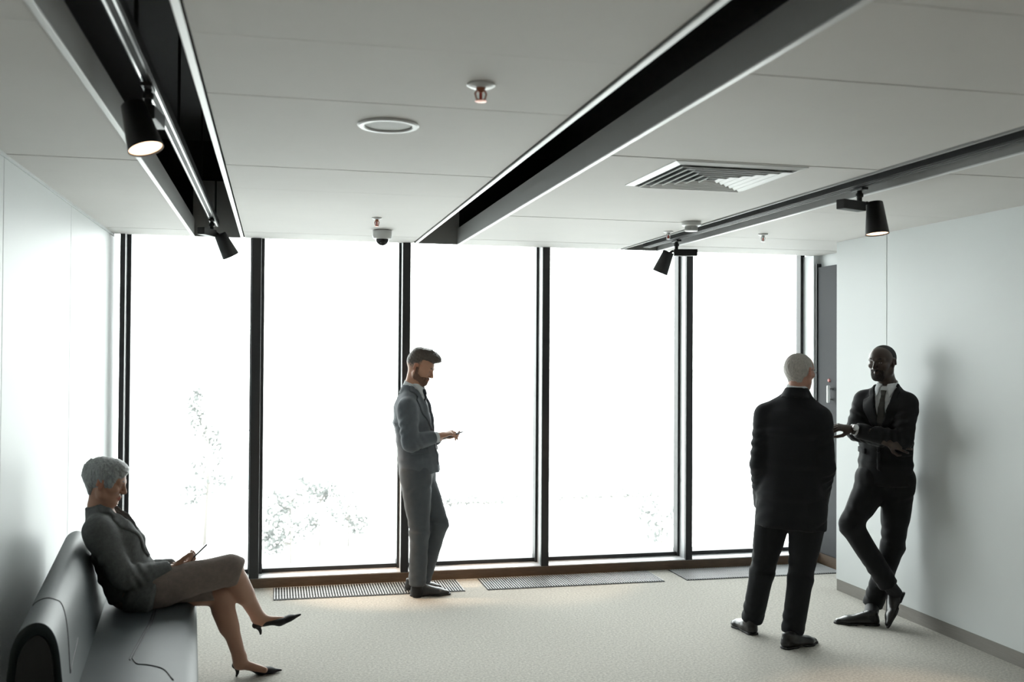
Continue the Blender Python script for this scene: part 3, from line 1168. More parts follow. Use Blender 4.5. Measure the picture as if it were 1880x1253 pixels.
def pump(parent, heel, toe, up, m):
    """court shoe with pointed toe and kitten heel; heel point is the tip of the heel"""
    f = unit(np.asarray(toe) - np.asarray(heel))
    u = unit(np.asarray(up) - f * np.dot(up, f))
    r = np.cross(f, u)
    s = np.linalg.norm(np.asarray(toe) - np.asarray(heel)) / 0.245
    R = np.stack([r, f, u], 1) * s
    o = np.asarray(heel, float)
    P = [seg((0, -0.002, 0.062), (0, 0.05, 0.056), (0.027, 0.020), (0.027, 0.018), (1, 0, 0), 0.02),
         seg((0, 0.05, 0.052), (0, 0.13, 0.022), (0.027, 0.016), (0.038, 0.020), (1, 0, 0), 0.02),
         seg((0, 0.13, 0.020), (0, 0.18, 0.016), (0.038, 0.021), (0.030, 0.017), (1, 0, 0), 0.02),
         seg((0, 0.18, 0.014), (0, 0.243, 0.010), (0.029, 0.016), (0.006, 0.006), (1, 0, 0), 0.02)]
    H = [seg((0, 0.012, 0.092), (0, 0.06, 0.080), (0.022, 0.026), (0.022, 0.024), (1, 0, 0), 0.004),
         seg((0, 0.06, 0.080), (0, 0.145, 0.052), (0.022, 0.024), (0.022, 0.018), (1, 0, 0), 0.004)]
    sh = make('pump', P, 0.0035, m, parent, holes=H, cuts=[((0, 0, 0.001), (0, 0, -1))], it=1, xf=(R, o))
    make('heel', [seg((0, 0.0, 0.002), (0, 0.006, 0.022), 0.0065, 0.007, None, 0.004), seg((0, 0.006, 0.022), (0, 0.004, 0.05), 0.007, 0.018, None, 0.01)],
         0.003, m, sh, cuts=[((0, 0, 0.0), (0, 0, -1))], xf=(R, o))
    return sh


def suit(root, J, cfg):
    """jacket, trousers, shirt, tie and cuffs for a standing man; J = joints"""
    N, u, v = J['neck'], unit(J['right']), unit(J['front'])
    dn = unit(J['hem'] - N)
    u = unit(u - dn * np.dot(u, dn))
    v = unit(np.cross(dn, u))
    if np.dot(v, J['front']) < 0:
        v = -v
    jm, tm = cfg['jacket'], cfg['trousers']
    w = cfg.get('w', 1.0)
    tors = []
    secs = J['secs']                     # (centre, half width, half depth) from hem up to chest
    for (c0, a0, b0), (c1, a1, b1) in zip(secs[:-1], secs[1:]):
        tors.append(seg(c0, c1, (a0, b0), (a1, b1), u, 0.03, cap=0.05))
    shl = []
    for S in ('L', 'R'):
        sp = J['sh' + S]
        shl.append(seg(N + dn * 0.030, sp - dn * 0.004, (0.058, 0.050), (0.056, 0.050), v, 0.04))
        shl.append(seg(secs[-1][0], sp + dn * 0.06, (0.10, 0.10), (0.068, 0.064), v, 0.05))
    shl.append(seg(N + dn * 0.030 - v * 0.006, secs[-1][0], (0.072, 0.066), (0.12, secs[-1][2]), u, 0.04))
    slv = []
    rs = cfg.get('sleeve', (0.068, 0.060, 0.048))
    for S in ('L', 'R'):
        sp, el, wr = J['sh' + S], J['el' + S], J['wr' + S]
        cf = wr - unit(wr - el) * cfg.get('cuff_gap', 0.03)
        slv.append(seg(sp + dn * 0.012, el, rs[0], rs[1], None, 0.022, fold=(0.0065, 0.060, 0.75, 0.55)))
        slv.append(seg(el, cf, rs[1], rs[2], None, 0.02, cap=0.014, fold=(0.0055, 0.05, 0.15, 0.5)))
    allp = tors + shl + slv
    lo, hi = bounds(allp)
    g = Grid(lo, hi, 0.0072)
    Dt = fill(g, g.field(), tors + shl)
    cut(g, Dt, secs[0][0] + dn * 0.0, dn)
    if cfg.get('wrinkle', 1):
        ripple(g, Dt, 0.0050, (0.11, 0.18, 0.26, 0.07), cfg.get('seed', 1))
    Dj = Dt.copy()
    fill(g, Dj, slv)
    fr = (N, u, dn, v)
    vd = cfg.get('vdepth', 0.34)
    w0 = 0.072
    if cfg.get('vneck', True):
        idx = np.nonzero(np.abs(Dj) < 0.30)
        x, y, z = g.ax[0][idx[0]] - N[0], g.ax[1][idx[1]] - N[1], g.ax[2][idx[2]] - N[2]
        a = x * u[0] + y * u[1] + z * u[2]
        s = x * dn[0] + y * dn[1] + z * dn[2]
        b = x * v[0] + y * v[1] + z * v[2]
        wd = np.maximum((np.abs(a) - w0 * (1 - s / vd)) * 0.97, 0.02 - b)
        Dj[idx] = np.maximum(Dj[idx], -wd)
    # back collar opening round the neck
    Dj = carve(g, Dj, [seg(N + dn * 0.045, N - dn * 0.1, 0.058, 0.062, None, 0.004)])
    jk = solid('jacket', g, Dj, jm, root, 1)
    # collar band of the jacket
    nk = unit(J['headc'] - N)
    ca = unit(dn - v * 0.42)
    cp = [seg(N + ca * 0.060 + v * 0.016, N - ca * 0.006, 0.096, 0.071, None, 0.004, cap=0.006)]
    lo2, hi2 = bounds(cp)
    g2 = Grid(lo2, hi2, 0.0042)
    D2 = fill(g2, g2.field(), cp)
    carve(g2, D2, [seg(N + ca * 0.055 + v * 0.016, N - ca * 0.02, 0.086, 0.058, None, 0.002)])
    cut(g2, D2, N + v * 0.030 + dn * 0.0, v - dn * 0.35)
    solid('collar', g2, D2, jm, jk, 1)
    if cfg.get('vneck', True):
        sm = cfg['shirt']
        P = [seg(c0 + 0, c1 + 0, (a0 - 0.016, b0 - 0.014), (a1 - 0.016, b1 - 0.014), u, 0.03, cap=0.05) for (c0, a0, b0), (c1, a1, b1) in zip(secs[1:-1], secs[2:])]
        P += [seg(secs[-1][0], N + dn * 0.03, (secs[-1][1] * 0.8, secs[-1][2] - 0.016), (0.078, 0.066), u, 0.05), seg(N + dn * 0.10 + v * 0.012, N + dn * 0.02 + v * 0.006, 0.080, 0.067, None, 0.03, cap=0.01)]
        lo3, hi3 = bounds(P)
        g3 = Grid(lo3, hi3, 0.006)
        D3 = fill(g3, g3.field(), P)
        st = solid('shirt', g3, D3, sm, root, 1)
        ca = unit(dn - v * 0.42)
        cpp = [seg(N + ca * 0.040, N - ca * 0.024, 0.071, 0.063, None, 0.004, cap=0.005)]
        lo4, hi4 = bounds(cpp)
        g4 = Grid(lo4, hi4, 0.0036)
        D4 = fill(g4, g4.field(), cpp)
        carve(g4, D4, [seg(N + ca * 0.10, N - ca * 0.1, 0.057, 0.057, None, 0.002)])
        carve(g4, D4, [seg(N + v * 0.07 - ca * 0.04, N + v * 0.07 + ca * 0.02, 0.020, 0.004, u, 0.003)])
        solid('shirt_collar', g4, D4, sm, st, 1)
        for q in (-1, 1):
            patch('collar_point', g3, D3, fr, [(q * 0.012, -0.01), (q * 0.060, -0.02), (q * 0.062, 0.03), (q * 0.040, 0.078)], sm, st, 0.006, 0.005)
        if cfg.get('tie'):
            te = patch('tie', g3, D3, fr, [(-0.018, 0.035), (0.018, 0.035), (0.014, 0.075), (0.040, 0.36), (-0.040, 0.36), (-0.014, 0.075)], cfg['tie'], root, 0.008, 0.006)
            if te:
                patch('tie_knot', g3, D3, fr, [(-0.021, 0.028), (0.021, 0.028), (0.013, 0.070), (-0.013, 0.070)], cfg['tie'], te, 0.014, 0.007)
        for q in (-1, 1):
            # lapel: long leaf with a notch, rolled on the jacket front
            lp = [(q * (w0 + 0.002), -0.01), (q * (w0 + 0.034), 0.035), (q * (w0 + 0.020), 0.075), (q * (w0 + 0.062), 0.098), (q * (w0 + 0.045), 0.17), (q * 0.010, vd + 0.01), (q * 0.002, vd - 0.01)]
            patch('lapel', g, Dt, fr, lp, jm, jk, 0.006, 0.005)
        patch('front_edge', g, Dt, fr, [(-0.004, vd), (0.022, vd + 0.005), (0.014, vd + 0.24), (-0.014, vd + 0.25), (-0.010, vd + 0.1)], jm, jk, 0.004, 0.004)
        patch('breast_pocket', g, Dt, fr, [(-0.145, 0.19), (-0.065, 0.20), (-0.065, 0.218), (-0.145, 0.208)], jm, jk, 0.004, 0.004)
        for q in (-1, 1):
            patch('pocket_flap', g, Dt, fr, [(q * 0.095, vd + 0.11), (q * 0.19, vd + 0.10), (q * 0.19, vd + 0.14), (q * 0.095, vd + 0.15)], jm, jk, 0.005, 0.004)
        for kk in range(2):
            o_ = N + dn * (vd + 0.02 + 0.1 * kk) + u * 0.006
            t_ = 0.0
            for i in range(60):           # walk outward to the cloth surface
                pnt = o_ + v * (0.02 + 0.004 * i)
                ii = [min(np.searchsorted(g.ax[a_], pnt[a_]), len(g.ax[a_]) - 1) for a_ in range(3)]
                if Dt[tuple(ii)] > 0:
                    break
            lathe('button', [(0.0, 0.007), (0.008, 0.007), (0.010, 0.004), (0.010, -0.003)], mat('dark_button', (0.01, 0.01, 0.012), 0.3), jk, 14, tuple(v), tuple(pnt), close=False)
        for S in cfg.get('cuffs', ('L', 'R')):
            el, wr = J['el' + S], J['wr' + S]
            d = unit(wr - el)
            make('shirt_cuff', [seg(wr - d * 0.06, wr - d * 0.008, 0.036, 0.035, None, 0.002, cap=0.004)], 0.004, sm, root, it=1)
    else:
        sm = cfg['shirt']
        ca = unit(dn - v * 0.42)
        cpp = [seg(N + ca * 0.040, N - ca * 0.022, 0.069, 0.063, None, 0.004, cap=0.005)]
        lo4, hi4 = bounds(cpp)
        g4 = Grid(lo4, hi4, 0.0036)
        D4 = fill(g4, g4.field(), cpp)
        carve(g4, D4, [seg(N + ca * 0.10, N - ca * 0.1, 0.056, 0.056, None, 0.002)])
        solid('shirt_collar', g4, D4, sm, root, 1)
        patch('centre_seam', g, Dt, fr, [(-0.0025, 0.08), (0.0025, 0.08), (0.0025, 0.60), (-0.0025, 0.60)], cfg['seam'], jk, -0.003, 0.0022, -1)
    # trousers
    lg = []
    rt = cfg.get('leg', (0.100, 0.072, 0.062))
    pel = J['pelvis']
    lg.append(seg(J['hipL'] - dn * 0.06, J['hipR'] - dn * 0.06, (0.105, 0.115), (0.105, 0.115), dn, 0.05))
    zones = []
    for S in ('L', 'R'):
        h_, kn, an = J['hip' + S], J['kn' + S], J['an' + S]
        lg.append(seg(h_, kn, rt[0], rt[1], None, 0.03, fold=(0.0055, 0.075, 0.95, 0.3)))
        lg.append(seg(kn, an, rt[1], rt[2], None, 0.03, cap=0.012, fold=(0.0075, 0.065, 0.92, 0.25)))
        lg.append(seg(h_ + (kn - h_) * 0.05, h_ + (kn - h_) * 0.5, rt[0] * 0.98, rt[1] * 1.12, None, 0.03, fold=(0.006, 0.06, 0.1, 0.35)))
    lo, hi = bounds(lg)
    g = Grid(lo, hi, 0.0075)
    D = fill(g, g.field(), lg)
    ripple(g, D, 0.0028, (0.07, 0.13, 0.2), cfg.get('seed', 1) + 5)
    solid('trousers', g, D, tm, root, 1)


def body(root, J, hd, skin, prims_extra, hands, zones, it=1, jaw=1.0, nose=1.0, lip=(0.85, 0.55, 0.5), extra=None, slim=1.0, legs=True):
    P, H = hd.face(jaw, nose)
    N = J['neck']
    nb = N + unit(J['hem'] - N) * 0.06
    nk = [seg(hd.p(0, -0.022, -0.035), N, 0.052 * hd.k * slim, 0.054 * slim, None, 0.02), seg(N, nb, 0.054 * slim, 0.058 * slim, None, 0.02),
          seg(hd.p(0, 0.03, -0.062), N + J['front'] * 0.012, 0.030, 0.034, None, 0.03)]
    up_, c_ = J['secs'][0][0], J['secs'][-1][0]
    tor = [seg(J['pelvis'], c_, (0.13 * slim, 0.085 * slim), (0.14 * slim, 0.09 * slim), J['right'], 0.04), seg(c_, nb, (0.11 * slim, 0.06 * slim), (0.05, 0.045), J['right'], 0.03)]
    lim = []
    for S in ('L', 'R'):
        lim += [seg(nb, J['sh' + S], 0.045, 0.045, None, 0.03), seg(J['sh' + S], J['el' + S], 0.042, 0.036, None, 0.02),
                seg(J['el' + S], J['wr' + S], 0.037, 0.026, None, 0.02)]
        if legs:
            lim += [seg(J['hip' + S], J['kn' + S], 0.070 * slim, 0.048, None, 0.03), seg(J['kn' + S], J['an' + S], 0.048, 0.034, None, 0.02)]
    allp = tor + lim + prims_extra + nk + P + hands
    lo, hi = bounds(allp)
    g = Grid(lo, hi, 0.010, [(hd.c, 0.135, 0.0032)] + zones)
    D = g.field()
    fill(g, D, tor + lim + prims_extra)
    fill(g, D, nk)
    Dh = g.field()
    fill(g, Dh, P)
    carve(g, Dh, H)
    D = smin(D, Dh, 0.02)
    Dn = g.field()
    fill(g, Dn, hands)
    D = smin(D, Dn, 0.006)
    o = solid('body', g, D, skin, root, it)
    tint(o, None, hd, lip, extra)
    return o


def person(base, label, group='people waiting'):
    r = empty('person', tuple(base))
    tag(r, label, 'person')
    return r


# ---- cloth, skin, hair
M_SKIN_A = mat('fair_skin', (0.50, 0.26, 0.17), 0.5, vcol=True, bump=0.05, bscale=400)
M_SKIN_B = mat('pink_skin', (0.46, 0.25, 0.19), 0.5, vcol=True, bump=0.05, bscale=400)
M_SKIN_C = mat('dark_skin', (0.042, 0.024, 0.017), 0.36, vcol=True, bump=0.04, bscale=400)
M_SKIN_D = mat('warm_skin', (0.40, 0.215, 0.145), 0.5, vcol=True, bump=0.05, bscale=400)
M_SUIT_A = mat('slate_suit_cloth', (0.105, 0.119, 0.136), 0.85, bump=0.25, bscale=500, var=0.12, vscale=14, sheen=0.1)
M_TROU_A = mat('slate_trouser_cloth', (0.078, 0.088, 0.099), 0.85, bump=0.25, bscale=500, var=0.12, vscale=14, sheen=0.1)
M_SUIT_B = mat('black_suit_cloth', (0.0095, 0.0105, 0.0125), 0.85, spec=0.25, bump=0.2, bscale=500, sheen=0.05)
M_SUIT_C = mat('charcoal_black_cloth', (0.0085, 0.009, 0.0105), 0.8, spec=0.25, bump=0.2, bscale=500, sheen=0.05)
M_SEAM = mat('cloth_seam', (0.004, 0.004, 0.005), 0.9)
M_JKT_D = mat('grey_check_wool', (0.115, 0.12, 0.12), 0.9, bump=0.35, bscale=420, var=0.22, vscale=60)
M_SKIRT = mat('taupe_wool', (0.21, 0.165, 0.145), 0.9, bump=0.3, bscale=420, var=0.15, vscale=50)
M_SHIRT = mat('white_shirt', (0.62, 0.64, 0.66), 0.8, bump=0.1, bscale=600)
M_BLOUSE = mat('pale_pink_blouse', (0.55, 0.45, 0.44), 0.7)
M_TIE_A = mat('dark_blue_tie', (0.02, 0.025, 0.035), 0.5)
M_TIE_C = mat('dark_olive_tie', (0.035, 0.035, 0.030), 0.5)
M_SHOE = mat('black_shoe_leather', (0.012, 0.011, 0.011), 0.28)
M_SHOE_A = mat('grey_shoe_leather', (0.032, 0.033, 0.036), 0.4)
M_SOLE = mat('shoe_sole', (0.012, 0.011, 0.011), 0.6)
M_PUMP = mat('black_suede', (0.006, 0.006, 0.008), 0.7)
M_HAIR_A = mat('brown_hair', (0.085, 0.066, 0.054), 0.55, bump=1.0, bscale=30, var=0.4, vscale=25, stretch=(9, 1.5, 6))
M_HAIR_B = mat('white_hair', (0.44, 0.41, 0.38), 0.6, bump=1.0, bscale=30, var=0.30, vscale=22, stretch=(6, 6, 1.5))
M_HAIR_C = mat('cropped_black_hair', (0.008, 0.007, 0.007), 0.8, bump=0.8, bscale=500)
M_HAIR_D = mat('silver_hair', (0.30, 0.315, 0.32), 0.5, bump=1.0, bscale=28, var=0.45, vscale=24, stretch=(5, 7, 1.2))
M_STUB = mat('brown_stubble', (0.21, 0.115, 0.08), 0.8, bump=0.6, bscale=600, var=0.2, vscale=200)
M_PHONE = mat('black_phone', (0.012, 0.012, 0.013), 0.3)
M_SCREEN = mat('phone_screen', (0.05, 0.06, 0.07), 0.08, emit=(0.8, 0.85, 0.9), estr=0.25)

RT, FW, UPZ = unit([_rt[0], _rt[1], 0]), unit([_fw[0], _fw[1], 0]), V3(0, 0, 1)


def joints(base, spec):
    return {k: at(*q) - base for k, q in spec.items()}


def phone(centre, lng, nrm, size, label, screen=True):
    f = unit(lng)
    n = unit(np.asarray(nrm) - f * np.dot(nrm, f))
    r = np.cross(f, n)
    t = empty('smartphone', tuple(centre))
    tag(t, label, 'phone')
    M4 = Matrix(((r[0], f[0], n[0], 0), (r[1], f[1], n[1], 0), (r[2], f[2], n[2], 0), (0, 0, 0, 1)))
    t.rotation_euler = M4.to_euler()
    a, b = size
    box('case', -a / 2, a / 2, -b / 2, b / 2, -0.004, 0.004, M_PHONE, t, 0.002)
    box('screen', -a / 2 + 0.004, a / 2 - 0.004, -b / 2 + 0.006, b / 2 - 0.006, 0.0035, 0.0045, M_SCREEN, t)
    return t


# ================================================================ man in grey by the window
def man_grey():
    d0 = 7.22
    base = at_z(785, 1094, 0)
    R = lambda px, py, dd=0.0: at(px, py, d0 + dd) - base
    front = unit(RT * 0.97 - FW * 0.24)
    right = unit(np.cross(front, UPZ))
    J = dict(neck=R(757, 709), front=front, right=right, headc=R(771, 676), hem=R(770, 868), pelvis=R(768, 868),
             shR=R(748, 746, -0.165), shL=R(762, 742, 0.165), elR=R(753, 815, -0.225), elL=R(776, 813, 0.22),
             wrR=R(805, 801, -0.085), wrL=R(808, 803, 0.075),
             hipR=R(764, 884, -0.085), hipL=R(772, 884, 0.085), knR=R(770, 977, -0.075), knL=R(806, 960, 0.05),
             anR=R(766, 1074, -0.075), anL=R(775, 1067, 0.10))
    J['secs'] = [(R(771, 869), 0.195, 0.142), (R(768, 840), 0.180, 0.138), (R(764, 805), 0.170, 0.132), (R(757, 772), 0.175, 0.134), (R(756, 748), 0.165, 0.112)]
    root = person(base, 'man in slate grey suit standing in profile by the window, looking down at phone')
    hd = Head(R(771, 676), front * 0.90 - UPZ * 0.42 - right * 0.02, UPZ * 0.9 + front * 0.42, 1.0)
    # hands: right hand taps the screen, left hand carries the phone
    dR = unit(R(848, 790, 0.0) - J['wrR'])
    hR = hand(J['wrR'] + dR * 0.015, dR, UPZ * -1 + right * -0.25 + front * -0.1, -1, spread=5, fingers=[(12, 28, 18), (20, 30, 20), (32, 34, 20), (42, 36, 20)], thumb=0.45)
    dL = unit(R(838, 803, 0.03) - J['wrL'])
    hL = hand(J['wrL'] + dL * 0.01, dL, UPZ + right * 0.1, -1, spread=4, curl=(14, 26, 26), thumb=0.6)
    zones = [(0.5 * (J['wrR'] + R(850, 795)), 0.115, 0.0036)]
    def fade(q):
        w = np.clip((q[:, 2] + 0.028) / 0.045, 0, 1) * np.clip((0.022 - q[:, 1]) / 0.02, 0, 1) * (np.abs(q[:, 0]) < 0.0775)
        return 1 - w[:, None] * np.array([0.62, 0.55, 0.50])
    body(root, J, hd, M_SKIN_A, [], hR + hL, zones, extra=fade)
    suit(root, J, dict(jacket=M_SUIT_A, trousers=M_TROU_A, shirt=M_SHIRT, tie=M_TIE_A, seed=3, leg=(0.104, 0.070, 0.060), sleeve=(0.070, 0.061, 0.049), vdepth=0.33, cuff_gap=0.045))
    eyes(hd, root, M_SKIN_A_PLAIN, down=1.0)
    brows(hd, root, M_HAIR_A, 0.0042)
    # short sides, swept-up quiff
    hp = [ball((0, -0.017, 0.036), (0.0770, 0.0985, 0.0830)), ball((0, -0.004, 0.094), (0.060, 0.080, 0.046), None, 0.02),
          ball((0, 0.064, 0.114), (0.054, 0.046, 0.034), None, 0.03), ball((0, 0.094, 0.110), (0.044, 0.026, 0.026), None, 0.02), ball((0, -0.046, 0.086), (0.062, 0.052, 0.050), None, 0.03)]
    rs = np.random.RandomState(5)
    for k in range(34):                  # loose locks along the top and the quiff
        f = k / 33.0
        x, y = rs.uniform(-0.045, 0.045), -0.05 + 0.155 * f
        z = 0.118 + 0.016 * math.sin(f * 3.1) - 0.020 * max(0, f - 0.75) / 0.25
        hp.append(seg((x, y - 0.02, z), (x * 1.1, y + rs.uniform(0.010, 0.028), z + rs.uniform(0.004, 0.020)), rs.uniform(0.009, 0.014), 0.004, None, 0.008))
    local_mesh('hair', hd, hp, 0.0032, M_HAIR_A, root, rip=(0.0022, (0.020, 0.030, 0.014), 2),
               holes=[ball((0, 0.115, -0.020), (0.075, 0.060, 0.094), None, 0.006), ball((0.092, 0.022, -0.050), (0.034, 0.052, 0.074), None, 0.006), ball((-0.092, 0.022, -0.050), (0.034, 0.052, 0.074), None, 0.006)],
               cuts=[((0, -0.07, -0.036), (0, 0.35, -1))])
    beard(hd, root, M_STUB, [(-0.004, 0.014), (0.014, 0.014), (0.020, -0.030), (0.050, -0.046), (0.076, -0.036), (0.120, -0.034), (0.120, -0.140), (0.030, -0.115), (0.000, -0.070)], 0.0016)
    shoe(root, V3(*(at_z(752, 1095, 0) - base)), V3(*(at_z(827, 1092, 0) - base)), UPZ, M_SHOE_A, M_SOLE, 1)
    h2 = at_z(742, 1086, 0) - base
    shoe(root, h2, h2 + unit(V3(*(at_z(818, 1081, 0) - base)) - h2) * 0.285, UPZ, M_SHOE_A, M_SOLE, -1)
    make('sock', [seg(J['anR'] - UPZ * 0.0, J['anR'] - UPZ * 0.06, 0.044, 0.042)], 0.006, M_PUMP, root)
    make('sock', [seg(J['anL'], J['anL'] - UPZ * 0.055, 0.044, 0.042)], 0.006, M_PUMP, root)
    pc = R(834, 799, 0.0)
    phone(base + pc, unit(front * 0.9 + UPZ * 0.33), UPZ * 0.92 - front * 0.35, (0.072, 0.15), 'dark smartphone held flat by the man in grey')


M_SKIN_A_PLAIN = mat('fair_eyelid', (0.42, 0.21, 0.14), 0.5)
M_SKIN_C_PLAIN = mat('dark_eyelid', (0.036, 0.020, 0.015), 0.4)
M_SKIN_D_PLAIN = mat('warm_eyelid', (0.34, 0.18, 0.12), 0.5)
man_grey()


# ================================================================ white-haired man seen from behind
def man_black_back():
    d0 = 6.13
    base = (at_z(1372, 1160, 0) + at_z(1460, 1188, 0)) / 2
    R = lambda px, py, dd=0.0: at(px, py, d0 + dd) - base
    ph = math.radians(24)
    front = unit(FW * math.cos(ph) + RT * math.sin(ph))
    right = unit(np.cross(front, UPZ))
    J = dict(neck=R(1463, 716), front=front, right=right, headc=R(1468, 684), hem=R(1452, 962), pelvis=R(1455, 930),
             shL=R(1406, 759, 0.07), shR=R(1506, 765, -0.08), elL=R(1397, 850, 0.03), elR=R(1513, 856, -0.10),
             wrL=R(1402, 928, 0.14), wrR=R(1500, 934, 0.05),
             hipL=R(1421, 940, 0.05), hipR=R(1484, 945, -0.05), knL=R(1400, 1048, 0.10), knR=R(1470, 1060, -0.05),
             anL=R(1381, 1140, 0.155), anR=R(1455, 1162, -0.10))
    J['secs'] = [(R(1451, 968), 0.214, 0.150), (R(1453, 910), 0.206, 0.150), (R(1455, 850), 0.196, 0.142), (R(1457, 795), 0.196, 0.138), (R(1459, 762), 0.175, 0.112)]
    root = person(base, 'white-haired man with glasses in black suit, back turned, hands in pockets')
    fa = math.radians(46)
    hf = FW * math.cos(fa) + RT * math.sin(fa)
    hd = Head(R(1468, 684), hf - UPZ * 0.10, UPZ, 0.99)

    def scalp(q):
        w = np.clip((q[:, 2] - 0.075) / 0.03, 0, 1)[:, None]
        return 1 + w * np.array([0.05, 0.12, 0.12])
    hdn = []
    for S, sg in (('L', 1), ('R', -1)):
        dd = unit(J['wr' + S] - J['el' + S] + front * 0.05)
        hdn += hand(J['wr' + S], dd, right * (1 if S == 'L' else -1), sg, curl=(15, 20, 15))
    body(root, J, hd, M_SKIN_B, [], hdn, [], extra=scalp)
    suit(root, J, dict(jacket=M_SUIT_B, trousers=M_SUIT_B, shirt=M_SHIRT, seam=M_SEAM, vneck=False, seed=11, leg=(0.104, 0.073, 0.067), sleeve=(0.072, 0.066, 0.060), cuff_gap=0.0))
    eyes(hd, root, M_SKIN_A_PLAIN)
    brows(hd, root, M_HAIR_B)
    hp = [ball((0, -0.017, 0.030), (0.0805, 0.1035, 0.0865)), seg((0, -0.070, 0.0), (0, -0.048, -0.058), (0.056, 0.028), (0.046, 0.016), (1, 0, 0), 0.03)]
    local_mesh('hair', hd, hp, 0.0034, M_HAIR_B, root, rip=(0.0020, (0.014, 0.022, 0.011), 6),
               holes=[ball((0, 0.105, 0.0), (0.078, 0.075, 0.100), None, 0.008), ball((0.088, 0.008, -0.030), (0.03, 0.036, 0.058), None, 0.008), ball((-0.088, 0.008, -0.030), (0.03, 0.036, 0.058), None, 0.008),
                      ball((0, 0.020, 0.135), (0.045, 0.050, 0.030), None, 0.012)],
               cuts=[((0, -0.05, -0.066), (0, 0.25, -1))])
    gm = mat('glasses_frame', (0.02, 0.015, 0.012), 0.3)
    gl = None
    L = lambda x, y, z: hd.p(x, y, z)
    for q in (-1, 1):
        ring = [L(q * (0.034 + 0.024 * math.cos(t)), 0.106 - 0.008 * abs(math.cos(t)) * (1 if math.cos(t) > 0 else 0), 0.010 + 0.018 * math.sin(t)) for t in np.linspace(0, 2 * math.pi, 25)]
        o = tube('glasses_rim', ring, 0.0018, gm, root, 6)
        tube('glasses_temple', [L(q * 0.058, 0.098, 0.016), L(q * 0.076, 0.05, 0.017), L(q * 0.084, -0.005, 0.016), L(q * 0.083, -0.026, 0.004)], 0.002, gm, root, 6)
    tube('glasses_bridge', [L(-0.011, 0.106, 0.012), L(0, 0.110, 0.015), L(0.011, 0.106, 0.012)], 0.0018, gm, root, 6)
    hl = at_z(1386, 1168, 0) - base
    tl = at_z(1356, 1151, 0) - base
    shoe(root, hl, hl + unit(tl - hl) * 0.29, UPZ, M_SHOE, M_SOLE, -1)
    hr = at_z(1436, 1193, 0) - base
    tr_ = at_z(1493, 1181, 0) - base
    shoe(root, hr, hr + unit(tr_ - hr) * 0.29, UPZ, M_SHOE, M_SOLE, 1)


man_black_back()


